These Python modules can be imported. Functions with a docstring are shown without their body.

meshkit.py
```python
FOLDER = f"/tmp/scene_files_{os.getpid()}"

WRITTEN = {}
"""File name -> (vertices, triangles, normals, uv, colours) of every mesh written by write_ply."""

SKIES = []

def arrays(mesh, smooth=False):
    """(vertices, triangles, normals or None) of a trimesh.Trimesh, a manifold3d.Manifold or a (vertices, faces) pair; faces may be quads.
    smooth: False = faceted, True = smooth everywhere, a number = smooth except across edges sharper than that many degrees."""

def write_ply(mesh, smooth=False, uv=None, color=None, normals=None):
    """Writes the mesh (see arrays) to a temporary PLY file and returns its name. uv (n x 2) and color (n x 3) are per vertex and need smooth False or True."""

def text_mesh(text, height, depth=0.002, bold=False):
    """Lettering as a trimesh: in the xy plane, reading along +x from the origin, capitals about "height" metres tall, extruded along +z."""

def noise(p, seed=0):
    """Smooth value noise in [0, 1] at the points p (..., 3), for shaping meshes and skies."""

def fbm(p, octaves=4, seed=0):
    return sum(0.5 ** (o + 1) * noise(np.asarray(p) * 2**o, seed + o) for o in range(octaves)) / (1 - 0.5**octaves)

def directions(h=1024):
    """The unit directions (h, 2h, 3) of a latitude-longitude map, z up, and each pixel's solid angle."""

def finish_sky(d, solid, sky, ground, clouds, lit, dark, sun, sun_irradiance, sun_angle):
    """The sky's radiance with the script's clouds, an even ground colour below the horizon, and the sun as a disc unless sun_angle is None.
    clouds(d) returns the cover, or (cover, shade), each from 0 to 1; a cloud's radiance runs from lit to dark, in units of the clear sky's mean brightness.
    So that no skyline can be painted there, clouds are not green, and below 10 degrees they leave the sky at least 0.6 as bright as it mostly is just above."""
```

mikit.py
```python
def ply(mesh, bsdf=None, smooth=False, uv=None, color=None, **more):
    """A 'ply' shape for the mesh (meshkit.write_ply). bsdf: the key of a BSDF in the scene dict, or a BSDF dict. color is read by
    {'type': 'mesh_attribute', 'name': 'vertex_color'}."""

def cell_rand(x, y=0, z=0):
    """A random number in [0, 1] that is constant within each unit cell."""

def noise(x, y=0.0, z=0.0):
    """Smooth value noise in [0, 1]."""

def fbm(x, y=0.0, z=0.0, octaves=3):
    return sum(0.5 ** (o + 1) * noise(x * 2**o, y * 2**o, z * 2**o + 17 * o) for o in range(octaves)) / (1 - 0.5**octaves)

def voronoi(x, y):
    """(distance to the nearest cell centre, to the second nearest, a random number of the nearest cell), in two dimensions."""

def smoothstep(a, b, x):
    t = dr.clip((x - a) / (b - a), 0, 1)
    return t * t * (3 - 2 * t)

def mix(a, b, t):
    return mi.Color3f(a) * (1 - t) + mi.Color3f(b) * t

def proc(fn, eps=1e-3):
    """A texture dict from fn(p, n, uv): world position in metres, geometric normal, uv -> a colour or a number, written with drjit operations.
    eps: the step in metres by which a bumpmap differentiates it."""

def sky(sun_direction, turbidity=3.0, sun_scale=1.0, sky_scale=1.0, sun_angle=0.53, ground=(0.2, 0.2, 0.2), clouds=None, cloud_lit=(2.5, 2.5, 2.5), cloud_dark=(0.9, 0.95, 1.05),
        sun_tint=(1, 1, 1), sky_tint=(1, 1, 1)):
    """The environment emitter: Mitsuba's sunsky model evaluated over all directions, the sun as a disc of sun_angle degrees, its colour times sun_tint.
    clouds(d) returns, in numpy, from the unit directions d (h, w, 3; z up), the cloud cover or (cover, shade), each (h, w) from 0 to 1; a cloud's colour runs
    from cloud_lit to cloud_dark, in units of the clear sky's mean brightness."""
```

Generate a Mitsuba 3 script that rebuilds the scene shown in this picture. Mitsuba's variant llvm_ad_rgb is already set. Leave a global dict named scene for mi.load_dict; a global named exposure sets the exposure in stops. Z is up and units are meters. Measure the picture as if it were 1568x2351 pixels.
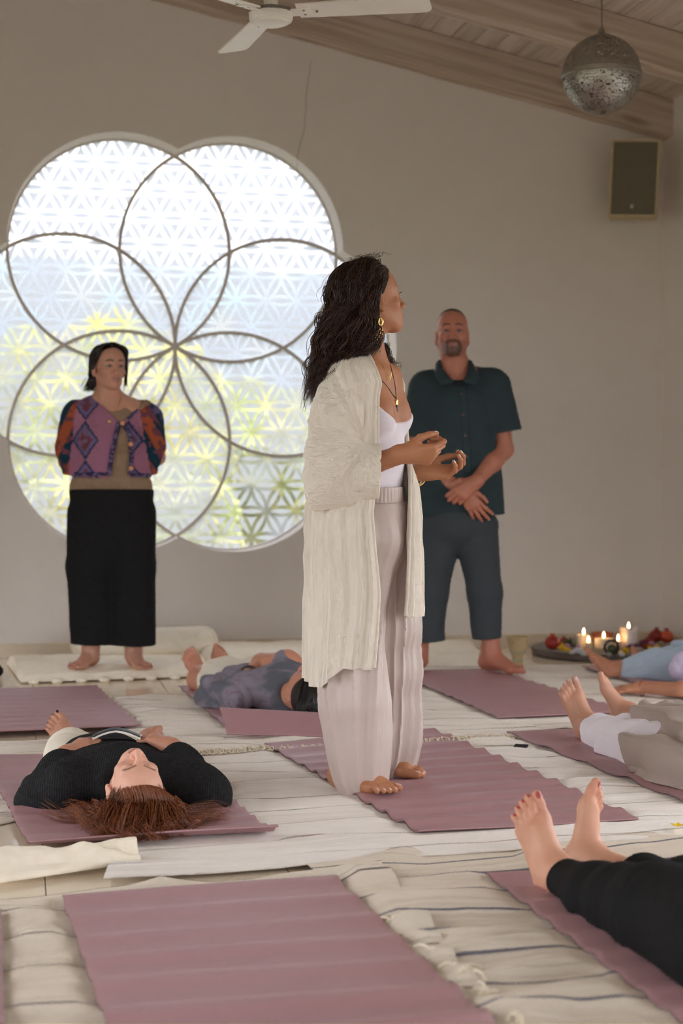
import math, random
import numpy as np, trimesh, mitsuba as mi, drjit as dr
import mikit, meshkit
from mikit import noise, fbm, smoothstep, mix, cell_rand, voronoi, proc
from shapely import geometry as sg, ops as so, affinity as sa

random.seed(7)
rng = np.random.default_rng(7)
T = mi.ScalarTransform4f
scene, labels = {}, {}

# ------------------------------------------------------------------ camera, sky, exposure
FPX, CX, HZ, CAMH = 3800.0, 784.0, 1085.0, 1.0          # focal length in pixels of the 1568 x 2351 frame, horizon row, eye height
scene['camera'] = {'type': 'thinlens', 'fov': 2 * math.degrees(math.atan(784.0 / FPX)), 'fov_axis': 'x',
                   'to_world': T().look_at(origin=[0, 0, CAMH], target=[0, 10, CAMH - 10 * (1175.5 - HZ) / FPX], up=[0, 0, 1]),
                   'aperture_radius': 0.0095, 'focus_distance': 5.1, 'near_clip': 0.1, 'far_clip': 500.0}
exposure = 3.3


def overcast(d):
    n = meshkit.fbm(d * np.array([3, 3, 6.0]), 3, 5)
    return np.ones(d.shape[:2]), np.clip(1.0 - np.clip(d[..., 2], 0, 1) + 0.15 * (n - 0.5), 0, 1)      # an overcast sky: the zenith three times the horizon


scene['sky'] = mikit.sky((-0.5, 0.6, 0.7), turbidity=4, sun_scale=0.0, sky_scale=1.0, ground=(0.3, 0.3, 0.26), clouds=overcast,
                         cloud_lit=(4.0, 4.0, 4.1), cloud_dark=(3.0, 3.03, 3.15))


# ------------------------------------------------------------------ helpers
PT = math.atan((1175.5 - HZ) / FPX)


def ray(px, py):
    u, v = (px - CX) / FPX, (1175.5 - py) / FPX
    r = np.array([u, math.cos(PT) + v * math.sin(PT), -math.sin(PT) + v * math.cos(PT)])
    return r / r[1]


def V(px, py, d):
    """the point seen at pixel (px, py) at depth d (its y) from the camera"""
    return np.array([0, 0, CAMH]) + d * ray(px, py)


def G(px, py, z=0.0):
    """the point of the plane at height z seen at pixel (px, py)"""
    r = ray(px, py)
    return np.array([0, 0, CAMH]) + r * (z - CAMH) / r[2]


COUNT = {}


def numbered(name):
    n = COUNT.get(name, 0)
    COUNT[name] = n + 1
    return name if n == 0 else f'{name}_{n:03d}'


def thing(name, label, cat, group=None, kind=None):
    key = numbered(name)
    labels[key] = {'label': label, 'category': cat}
    if group:
        labels[key]['group'] = group
    if kind:
        labels[key]['kind'] = kind
    return key


def structure(key):
    labels[key] = {'kind': 'structure'}
    return key


def put(parent, name, mesh, bsdf, smooth=False, label=None, kind=None, **more):
    key = parent if name is None else numbered(f'{parent}__{name}')
    scene[key] = mikit.ply(mesh, bsdf, smooth=smooth, **more)
    if label or kind:
        labels.setdefault(key, {}).update({k: v for k, v in (('label', label), ('kind', kind)) if v})
    return key


def unit(v):
    v = np.asarray(v, float)
    return v / np.linalg.norm(v)


def frame(f, u):
    """rows forward, side (f x u), up made orthogonal to forward"""
    f = unit(f)
    s = unit(np.cross(f, u))
    return f, s, np.cross(s, f)


def box(size, center=(0, 0, 0)):
    m = trimesh.creation.box(size)
    m.apply_translation(center)
    return m


def chamfer_box(sx, sy, sz, c=0.004):
    pts = []
    for a in (-1, 1):
        for b in (-1, 1):
            for d in (-1, 1):
                pts += [(a * (sx / 2 - c), b * (sy / 2 - c), d * sz / 2), (a * sx / 2, b * (sy / 2 - c), d * (sz / 2 - c)), (a * (sx / 2 - c), b * sy / 2, d * (sz / 2 - c))]
    return trimesh.convex.convex_hull(np.array(pts))


def place(mesh, origin, x, y, z):
    m = mesh.copy()
    M = np.eye(4)
    M[:3, 0], M[:3, 1], M[:3, 2], M[:3, 3] = x, y, z, origin
    m.apply_transform(M)
    return m


def cat(ms):
    return trimesh.util.concatenate(ms)


def grid_faces(nv, nu, closed=False):
    i, j = np.meshgrid(np.arange(nv - 1), np.arange(nu if closed else nu - 1), indexing='ij')
    j2 = (j + 1) % nu
    q = np.stack([i * nu + j, i * nu + j2, (i + 1) * nu + j2, (i + 1) * nu + j], -1).reshape(-1, 4)
    return np.vstack([q[:, [0, 1, 2]], q[:, [0, 2, 3]]])


def grid_normals(P, closed=False):
    if closed:
        du = np.roll(P, -1, 1) - np.roll(P, 1, 1)
    else:
        du = np.gradient(P, axis=1)
    n = np.cross(du, np.gradient(P, axis=0))
    return n / (np.linalg.norm(n, axis=2, keepdims=True) + 1e-12)


def sheet(P, thick=0.004, closed=False):
    """a cloth of real thickness from a grid of points (nv, nu, 3)"""
    nv, nu = P.shape[:2]
    n = grid_normals(P, closed)
    A, B = P + n * thick / 2, P - n * thick / 2
    v = np.vstack([A.reshape(-1, 3), B.reshape(-1, 3)])
    f = grid_faces(nv, nu, closed)
    o = nv * nu
    rim = [np.arange(nu) if not closed else np.r_[np.arange(nu), 0], (nv - 1) * nu + (np.arange(nu) if not closed else np.r_[np.arange(nu), 0])]
    if not closed:
        rim += [np.arange(nv) * nu, np.arange(nv) * nu + nu - 1]
    side = []
    for k, r in enumerate(rim):
        a, b = r[:-1], r[1:]
        q = np.vstack([np.stack([a, b, b + o], 1), np.stack([a, b + o, a + o], 1)])
        side.append(q if k in (1, 2) else q[:, ::-1])
    return trimesh.Trimesh(v, np.vstack([f, f[:, ::-1] + o] + side)[:, ::-1], process=False)


def tube(points, radii, sides=6, cap=True):
    p = np.asarray(points, float)
    t = np.gradient(p, axis=0)
    t /= np.linalg.norm(t, axis=1, keepdims=True) + 1e-12
    a = np.empty_like(p)
    a[0] = np.cross(t[0], [0, 0, 1.0] if abs(t[0, 2]) < .9 else [1.0, 0, 0])
    for i in range(1, len(p)):
        a[i] = a[i - 1] - t[i] * (a[i - 1] @ t[i])
    a /= np.linalg.norm(a, axis=1, keepdims=True) + 1e-12
    b, g = np.cross(t, a), np.arange(sides) * 2 * np.pi / sides
    v = p[:, None] + np.broadcast_to(radii, (len(p),))[:, None, None] * (np.cos(g)[None, :, None] * a[:, None] + np.sin(g)[None, :, None] * b[:, None])
    f = grid_faces(len(p), sides, True)
    v = v.reshape(-1, 3)
    if cap:
        n = len(v)
        v = np.vstack([v, p[:1], p[-1:]])
        i = np.arange(sides)
        f = np.vstack([f, np.stack([i * 0 + n, (i + 1) % sides, i], 1), np.stack([i * 0 + n + 1, (len(p) - 1) * sides + i, (len(p) - 1) * sides + (i + 1) % sides], 1)])
    return trimesh.Trimesh(v, f, process=False)


def lathe(profile, n=32, origin=(0, 0, 0)):
    pr = np.asarray(profile, float)
    g = np.arange(n) * 2 * np.pi / n
    v = np.stack([pr[:, :1] * np.cos(g), pr[:, :1] * np.sin(g), np.repeat(pr[:, 1:], n, 1)], -1).reshape(-1, 3) + np.asarray(origin)
    return trimesh.Trimesh(v, grid_faces(len(pr), n, True), process=False)


def spline(pts, n):
    """Catmull-Rom through the points (k, dims), n samples"""
    p = np.asarray(pts, float)
    p = np.vstack([2 * p[0] - p[1], p, 2 * p[-1] - p[-2]])
    t = np.linspace(0, len(p) - 3 - 1e-9, n)
    i = t.astype(int)
    u = (t - i)[:, None]
    a, b, c, d = p[i], p[i + 1], p[i + 2], p[i + 3]
    return 0.5 * (2 * b + (c - a) * u + (2 * a - 5 * b + 4 * c - d) * u**2 + (3 * b - a - 3 * c + d) * u**3)


def nfbm(p, octaves=3, seed=0):
    return meshkit.fbm(np.asarray(p), octaves, seed)


class Field:
    """a smooth union of round cones and ellipsoids, meshed by surface nets"""

    def __init__(self):
        self.ops = []

    def cap(self, a, b, ra, rb=None, k=0.02, sub=False):
        a, b = np.asarray(a, float), np.asarray(b, float)
        rb = ra if rb is None else rb
        ba = b - a
        bb = max(ba @ ba, 1e-12)

        def fn(x, y, z):
            x, y, z = x - a[0], y - a[1], z - a[2]
            t = np.clip((x * ba[0] + y * ba[1] + z * ba[2]) / bb, 0, 1)
            return np.sqrt((x - t * ba[0])**2 + (y - t * ba[1])**2 + (z - t * ba[2])**2) - (ra + (rb - ra) * t)
        r = max(ra, rb)
        self.ops.append((fn, np.minimum(a, b) - r, np.maximum(a, b) + r, k, sub))
        return self

    def chain(self, pts, rs, k=0.02):
        for i in range(len(pts) - 1):
            self.cap(pts[i], pts[i + 1], rs[i], rs[i + 1], k)
        return self

    def ell(self, c, r, R=None, k=0.02, sub=False):
        c, r = np.asarray(c, float), np.broadcast_to(np.asarray(r, float), (3,))
        R = np.eye(3) if R is None else np.asarray(R, float)

        def fn(x, y, z):
            x, y, z = x - c[0], y - c[1], z - c[2]
            q = [(x * R[i, 0] + y * R[i, 1] + z * R[i, 2]) / r[i] for i in range(3)]
            k0 = np.sqrt(q[0]**2 + q[1]**2 + q[2]**2)
            k1 = np.sqrt((q[0] / r[0])**2 + (q[1] / r[1])**2 + (q[2] / r[2])**2) + 1e-9
            return k0 * (k0 - 1) / k1
        e = np.sqrt(((R * r[:, None])**2).sum(0))
        self.ops.append((fn, c - e, c + e, k, sub))
        return self

    def sample(self, lo, hi, res):
        lo = np.asarray(lo, float)
        n = np.ceil((np.asarray(hi) - lo) / res).astype(int) + 1
        ax = [(lo[i] + res * np.arange(n[i])).astype(np.float32) for i in range(3)]
        f = np.full(n, 0.3, np.float32)
        for fn, a, b, k, sub in self.ops:
            m = k + 4 * res + 0.012
            i0 = np.clip(np.floor((a - m - lo) / res).astype(int), 0, n)
            i1 = np.clip(np.ceil((b + m - lo) / res).astype(int) + 1, 0, n)
            if (i1 <= i0).any():
                continue
            s = tuple(slice(p, q) for p, q in zip(i0, i1))
            d = fn(ax[0][s[0], None, None], ax[1][None, s[1], None], ax[2][None, None, s[2]]).astype(np.float32)
            c = f[s]
            if sub:
                h = np.maximum(k - np.abs(c + d), 0) / k
                f[s] = np.maximum(c, -d) + h * h * k / 4
            else:
                h = np.maximum(k - np.abs(c - d), 0) / k
                f[s] = np.minimum(c, d) - h * h * k / 4
        return f, ax

    def bounds(self):
        a = np.min([o[1] for o in self.ops if not o[4]], 0)
        b = np.max([o[2] for o in self.ops if not o[4]], 0)
        return a, b

    def mesh(self, res=0.008, lo=None, hi=None, disp=None, cut=None, fine=(), band=0.04):
        a, b = self.bounds()
        lo = a - 0.02 if lo is None else np.asarray(lo, float)
        hi = b + 0.02 if hi is None else np.asarray(hi, float)
        out = [self._one(lo, hi, res, disp, cut, fine, band)]
        for flo, fhi, fres in fine:
            flo, fhi = np.maximum(flo, lo), np.minimum(fhi, hi)
            out.append(self._one(flo, fhi, fres, disp, cut, (), band, True))
        return cat([m for m in out if len(m.faces)])

    def _one(self, lo, hi, res, disp, cut, holes, band, openbox=False):
        f, ax = self.sample(lo, hi, res)
        if disp is not None:
            i = np.nonzero(np.abs(f) < band)
            f[i] += disp(np.stack([ax[0][i[0]], ax[1][i[1]], ax[2][i[2]]], 1).astype(float)).astype(np.float32)
        for p, n in cut or ():
            n = unit(n)
            d = (ax[0][:, None, None] - p[0]) * n[0] + (ax[1][None, :, None] - p[1]) * n[1] + (ax[2][None, None] - p[2]) * n[2]
            f = np.maximum(f, d)
        v, q = surface_nets(f)
        v = lo + v * res
        if holes and len(q):
            drop = np.zeros(len(v), bool)
            for flo, fhi, fres in holes:
                drop |= ((v > np.asarray(flo) + 1.6 * res) & (v < np.asarray(fhi) - 1.6 * res)).all(1)
            q = q[~drop[q].all(1)]
        return trimesh.Trimesh(v, np.vstack([q[:, [0, 1, 2]], q[:, [0, 2, 3]]]) if len(q) else np.zeros((0, 3), int), process=False)


def surface_nets(f):
    s = f < 0
    c = np.zeros(np.array(f.shape) - 1, np.int8)
    for i in (0, 1):
        for j in (0, 1):
            for k in (0, 1):
                c += s[i:c.shape[0] + i, j:c.shape[1] + j, k:c.shape[2] + k]
    cells = np.array(np.nonzero((c > 0) & (c < 8))).T
    if not len(cells):
        return np.zeros((0, 3)), np.zeros((0, 4), int)
    idx = np.full(c.shape, -1, np.int32)
    idx[tuple(cells.T)] = np.arange(len(cells))
    acc, cnt = np.zeros((len(cells), 3)), np.zeros(len(cells))
    for axis in range(3):
        o1, o2 = [k for k in range(3) if k != axis]
        for i in (0, 1):
            for j in (0, 1):
                p = cells.copy()
                p[:, o1] += i
                p[:, o2] += j
                q = p.copy()
                q[:, axis] += 1
                a, b = f[tuple(p.T)], f[tuple(q.T)]
                m = (a < 0) != (b < 0)
                t = np.where(m, a / np.where(m, a - b, 1), 0)
                e = p.astype(float)
                e[:, axis] += t
                acc[m] += e[m]
                cnt[m] += 1
    v = acc / cnt[:, None]
    quads = []
    for axis in range(3):
        o1, o2 = [(1, 2), (2, 0), (0, 1)][axis]
        n = list(f.shape)
        lo = [slice(0, n[k]) for k in range(3)]
        lo[axis] = slice(0, n[axis] - 1)
        lo[o1], lo[o2] = slice(1, n[o1] - 1), slice(1, n[o2] - 1)
        hi = list(lo)
        hi[axis] = slice(1, n[axis])
        a, b = s[tuple(lo)], s[tuple(hi)]
        e = np.array(np.nonzero(a != b)).T
        if not len(e):
            continue
        inside = a[tuple(e.T)]
        e[:, o1] += 1
        e[:, o2] += 1

        def at(d1, d2):
            p = e.copy()
            p[:, o1] += d1
            p[:, o2] += d2
            return idx[tuple(p.T)]
        q = np.stack([at(-1, -1), at(0, -1), at(0, 0), at(-1, 0)], 1)
        q[~inside] = q[~inside][:, ::-1]
        quads.append(q)
    return v, np.vstack(quads)


def rgb(*c):
    return {'type': 'rgb', 'value': [float(x) for x in c]}


def srgb(*c):
    """0-255 display colour to linear"""
    c = np.asarray(c, float) / 255
    return tuple(float(x) for x in np.where(c < 0.04045, c / 12.92, ((c + 0.055) / 1.055)**2.4))


def mat(key, color, rough=0.6, spec=0.5, bump=None, bump_scale=0.001, eps=1e-3, **more):
    """a two-sided principled surface kept as an entry of the scene; color a triple or a function"""
    if callable(color):
        color = proc(color)
    elif not isinstance(color, dict):
        color = rgb(*color)
    b = {'type': 'principled', 'base_color': color, 'roughness': rough, 'specular': spec, **more}
    if bump is not None:
        b = {'type': 'bumpmap', 'arbitrary': proc(bump, eps), 'scale': bump_scale, 'bsdf': b}
    scene[key] = {'type': 'twosided', 'bsdf': b}
    return key


VC = {'type': 'mesh_attribute', 'name': 'vertex_color'}
# ------------------------------------------------------------------ the room
WA = math.radians(11.0)                      # the back wall is turned a little: its left end stands nearer
CORNER = np.array([1.862, 9.611, 0.0])
TA, NB = np.array([math.cos(WA), math.sin(WA), 0]), np.array([math.sin(WA), -math.cos(WA), 0])
UZ = np.array([0, 0, 1.0])
LEFT_A, REAR_B, PITCH = -6.4, 12.0, 0.221
OUT = math.pi


def R(a, b, z=0.0):
    """room coordinates: a along the back wall from the right corner, b out from the back wall into the room"""
    return CORNER + a * TA + b * NB + np.array([0, 0, z])


def room_mesh(m):
    return place(m, CORNER, TA, NB, UZ)


def plaster_color(p, n, uv):
    q = fbm(p.x * 1.3, p.y * 1.3, p.z * 1.3, 4)
    c = mix(mi.Color3f(*WALL_LO), mi.Color3f(*WALL_HI), q)
    # hairline cracks under the roof beam
    k = p.x - (-0.235 + 0.13 * (p.z - 2.85) + 0.02 * noise(p.z * 9) + 0.006 * noise(p.z * 40))
    line = smoothstep(0.005, 0.0015, dr.abs(k)) * smoothstep(2.62, 2.72, p.z) * smoothstep(3.3, 3.25, p.z) * smoothstep(8.0, 8.5, p.y)
    return mix(c, mi.Color3f(0.2, 0.16, 0.13), line * 0.45)


WALL_LO, WALL_HI = srgb(210, 203, 195), srgb(218, 212, 204)
mat('plaster', plaster_color, 0.85, 0.2, bump=lambda p, n, uv: fbm(p.x * 30, p.y * 30, p.z * 30, 3), bump_scale=0.002, eps=4e-3)


def wood_color(p, n, uv):
    u, v = uv.x, uv.y
    g = fbm(u * 1.2, v * 26, cell_rand(dr.floor(v * 0.01), 1) * 9, 4)
    kn = smoothstep(0.16, 0.02, voronoi(u * 1.1, v * 5)[0])
    c = mix(mi.Color3f(*srgb(190, 174, 158)), mi.Color3f(*srgb(164, 144, 126)), smoothstep(0.35, 0.75, g))
    return mix(c, mi.Color3f(*srgb(120, 92, 70)), kn * 0.55)


mat('washed_wood', wood_color, 0.6, 0.3)


def plank_color(p, n, uv):
    u, v = uv.x, uv.y
    g = fbm(u * 1.5, v * 30, 3.0, 4)
    t = cell_rand(dr.floor(v / 0.125), 5)
    return mix(mi.Color3f(*srgb(198, 187, 175)), mi.Color3f(*srgb(178, 164, 149)), smoothstep(0.3, 0.8, g)) * (0.88 + 0.2 * t)


mat('washed_plank', plank_color, 0.65, 0.3)


def tile_color(p, n, uv):
    g = fbm(p.x * 5, p.y * 5, 0.3, 4)
    return mix(mi.Color3f(*srgb(214, 202, 182)), mi.Color3f(*srgb(196, 180, 156)), g) * (0.94 + 0.1 * cell_rand(dr.floor(uv.x), dr.floor(uv.y)))


mat('limestone', tile_color, 0.12, 0.5)
mat('grout', srgb(150, 140, 124), 0.9, 0.2)

# floor slab with its tiles
structure('floor')
put('floor', None, room_mesh(box((-LEFT_A + 1.0, REAR_B + 1, 0.2), ((LEFT_A) / 2, REAR_B / 2, -0.112))), 'grout')
TS = 0.6
for i in range(9):
    for j in range(14):
        a0, b0 = -0.005 - i * TS, 0.005 + j * TS
        c = R(a0 - TS / 2, b0 + TS / 2)
        if c[1] > 2.4 and abs(c[0]) < 0.25 * c[1] + 0.75:
            m = place(chamfer_box(TS - 0.003, TS - 0.003, 0.012, 0.001), R(a0 - TS / 2, b0 + TS / 2, -0.006), TA, NB, UZ)
            put('floor', 'tile', m, 'limestone', uv=np.tile([i + 0.5, j + 0.5], (len(m.vertices), 1)))

# back wall with the six-petal opening
WIN_A, WIN_Z, WR, WALL_T = -2.806, 1.7045, 0.612, 0.24
centres = [(WIN_A + WR * math.cos(math.radians(t)), WIN_Z + WR * math.sin(math.radians(t))) for t in range(0, 360, 60)]
petals = so.unary_union([sg.Point(c).buffer(WR, 48) for c in centres] + [sg.Point(WIN_A, WIN_Z).buffer(0.5)])
ZTOP = lambda a: 3.16 - PITCH * a


def wall_from(poly, thick):
    """a polygon in (a, z) pushed back from the wall's face"""
    m = trimesh.creation.extrude_polygon(poly, thick, engine='earcut')
    return place(m, R(0, 0), TA, UZ, -NB)


wall_poly = sg.Polygon([(LEFT_A - 0.3, -0.2), (0.3, -0.2), (0.3, ZTOP(0.3)), (LEFT_A - 0.3, ZTOP(LEFT_A - 0.3))])
structure('wall_back')
put('wall_back', None, wall_from(wall_poly.difference(petals), WALL_T), 'plaster')
structure('wall_right')
m = trimesh.creation.extrude_polygon(sg.box(0, -0.2, REAR_B, 3.2).difference(so.unary_union([sg.box(b0, 0.05, b0 + w_, 2.2) for b0, w_ in ((2.9, 2.9), (6.0, 2.9), (9.1, 2.7))])), 0.24, engine='earcut')
put('wall_right', None, place(m, R(0, 0) + 0.24 * TA, NB, UZ, -TA), 'plaster')
# left wall: tall openings to the terrace; the rear is open to it as well
structure('wall_left')
holes = so.unary_union([sg.box(b0, 0.05, b0 + w_, 2.3) for b0, w_ in ((2.6, 2.9), (5.7, 2.9), (8.8, 2.9))])
m = trimesh.creation.extrude_polygon(sg.box(0, -0.2, REAR_B, 4.9).difference(holes), 0.24, engine='earcut')
put('wall_left', None, place(m, R(LEFT_A, 0), NB, UZ, -TA), 'plaster')
structure('wall_rear')
m = trimesh.creation.extrude_polygon(sg.box(LEFT_A, -0.2, 0, 4.9).difference(sg.box(LEFT_A + 0.3, 0.05, -0.3, 2.5)), 0.24, engine='earcut')
put('wall_rear', None, place(m, R(0, REAR_B), TA, UZ, NB), 'plaster')
# baseboards of stone
structure('baseboard_back')
put('baseboard_back', None, place(chamfer_box(-LEFT_A, 0.014, 0.078, 0.003), R(LEFT_A / 2, 0.007, 0.039), TA, NB, UZ), 'limestone', uv=np.zeros((24, 2)))
structure('baseboard_right')
put('baseboard_right', None, place(chamfer_box(0.014, REAR_B, 0.078, 0.003), R(-0.007, REAR_B / 2 + 0.01, 0.039), TA, NB, UZ), 'limestone', uv=np.zeros((24, 2)))

# sloping ceiling: planks over beams
structure('ceiling')
SL = unit(TA - PITCH * UZ)                   # down the slope
SN = unit(UZ + PITCH * TA)
LEN = -LEFT_A / math.cos(math.atan(PITCH))
ceil0 = R(0, 0, 3.12)
put('ceiling', None, place(box((LEN + 1, REAR_B + 0.6, 0.06), (-LEN / 2, REAR_B / 2, 0.062)), ceil0, SL, NB, SN), 'plaster')
for i in range(int(LEN / 0.125) + 2):
    m = chamfer_box(0.123, REAR_B, 0.02, 0.003)
    uv = np.stack([m.vertices[:, 1], m.vertices[:, 0] + i * 0.125 + 0.0625], 1)
    put('ceiling', 'plank', place(m, ceil0 + SL * (0.1 - i * 0.125) + NB * REAR_B / 2 + SN * (0.012 + 0.003 * random.random()), SL, NB, SN), 'washed_plank', uv=uv)
for i, b in enumerate((0.075, 1.13, 2.2, 3.3, 4.4, 5.5, 6.6, 7.7, 8.8, 9.9, 11.0)):
    h, w = 0.2, 0.14
    L = LEN + 0.4
    # the edges are a little uneven
    nu = 90
    xs = np.linspace(-L / 2, L / 2, nu)
    P = np.zeros((nu, 8, 3))
    sec = [(-w / 2 + .008, -h / 2), (w / 2 - .008, -h / 2), (w / 2, -h / 2 + .008), (w / 2, h / 2), (w / 2, h / 2), (-w / 2, h / 2), (-w / 2, h / 2), (-w / 2, -h / 2 + .008)]
    wob = (nfbm(np.stack([xs * 3, xs * 0 + i, xs * 0], 1), 3) - 0.5) * 0.012
    for k, (yy, zz) in enumerate(sec):
        P[:, k] = np.stack([xs, yy + wob * (yy > 0), zz + (wob * (zz < 0))], 1)
    m = trimesh.Trimesh(P.reshape(-1, 3), np.vstack([grid_faces(nu, 8, True)[:, ::-1]]), process=False)
    uv = np.stack([P[..., 0].ravel() + i * 3.7, (np.cumsum([0, .12, .02, .2, 0, .14, 0, .2])[None] + np.zeros((nu, 1))).ravel() + i], 1)
    put('ceiling', 'beam', place(m, ceil0 - SL * (L / 2 - 0.2) + NB * b - SN * (h / 2 + 0.001), SL, NB, SN), 'washed_wood', uv=uv)

# ------------------------------------------------------------------ the flower window
structure('window_1')
mat('window_metal', srgb(192, 184, 174), 0.45, 0.5)
ROWA = 0.172                                  # spacing of the flower-of-life film


def film_lines(p):
    """distance to the nearest circle of the film's triangular lattice of circles"""
    a = (p.x - 1.862) * math.cos(WA) + (p.y - 9.611) * math.sin(WA) - WIN_A
    z = p.z - WIN_Z + 0.03
    u, v = a / ROWA, z / (ROWA * 0.8660254)
    # rows of centres, alternate rows shifted half a step
    best = mi.Float(9.0)
    v0 = dr.floor(v)
    for dv in (-1, 0, 1, 2):
        row = v0 + dv
        sh = 0.5 * (row - 2 * dr.floor(row * 0.5))
        u0 = dr.floor(u - sh)
        for du in (-1, 0, 1, 2):
            cx, cz = (u0 + du + sh), row
            d = dr.abs(dr.sqrt(dr.square(u - cx) + dr.square((v - cz) * 0.8660254)) - 1.0)
            best = dr.minimum(best, d)
    return best * ROWA


def film_mask(p, n, uv):
    d = film_lines(p)
    wear = 0.35 + 0.6 * smoothstep(0.3, 0.7, fbm(p.x * 6, p.z * 6, 2.0, 3))
    return smoothstep(0.0125, 0.0065, d) * wear


def line_tint(p, n, uv):
    """the prismatic lines split the light: their hue wanders"""
    h = fbm(p.x * 7 + 3, p.z * 7, 5.0, 2)
    return mix(mi.Color3f(0.92, 0.84, 0.74), mi.Color3f(0.82, 0.9, 0.86), smoothstep(0.3, 0.7, h))


FROST = (0.405, 0.42, 0.475)
scene['film_glass'] = {'type': 'blendbsdf', 'weight': proc(film_mask),
                       'bsdf_0': {'type': 'principledthin', 'base_color': rgb(*FROST), 'roughness': 0.4, 'spec_trans': 0.22, 'diff_trans': 1.75, 'eta': 1.35},
                       'bsdf_1': {'type': 'thindielectric', 'int_ior': 1.4, 'specular_transmittance': proc(line_tint)}}
GLASS_B = -0.205
circ = [sg.Point(c).buffer(WR, 64).exterior for c in centres]
cells = [g for g in so.polygonize(so.unary_union(circ)) if g.area > 1e-4]
for g in cells:
    g = g.buffer(-0.004)
    if g.is_empty:
        continue
    m = trimesh.creation.triangulate_polygon(g, engine='earcut')
    m = trimesh.Trimesh(np.c_[m[0], np.zeros(len(m[0]))], m[1], process=False)
    put('window_1', 'pane', place(m, R(0, GLASS_B), TA, UZ, -NB), 'film_glass')
for c in centres:
    g = np.linspace(0, 2 * math.pi, 145)
    P = []
    for r_, d_ in ((WR - 0.009, -0.014), (WR - 0.009, 0.014), (WR - 0.005, 0.018), (WR + 0.005, 0.018), (WR + 0.009, 0.014), (WR + 0.009, -0.014)):
        P.append(np.stack([c[0] + r_ * np.cos(g), c[1] + r_ * np.sin(g), np.full_like(g, d_)], 1))
    P = np.stack(P, 1)
    m = trimesh.Trimesh(P.reshape(-1, 3), grid_faces(145, 6, True), process=False)
    put('window_1', 'mullion', place(m, R(0, GLASS_B), TA, UZ, NB), 'window_metal', smooth=40)
hub = place(trimesh.creation.cylinder(0.024, 0.04, sections=32), R(WIN_A, GLASS_B, WIN_Z), TA, UZ, NB)
put('window_1', 'hub', hub, 'window_metal', smooth=40)

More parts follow.
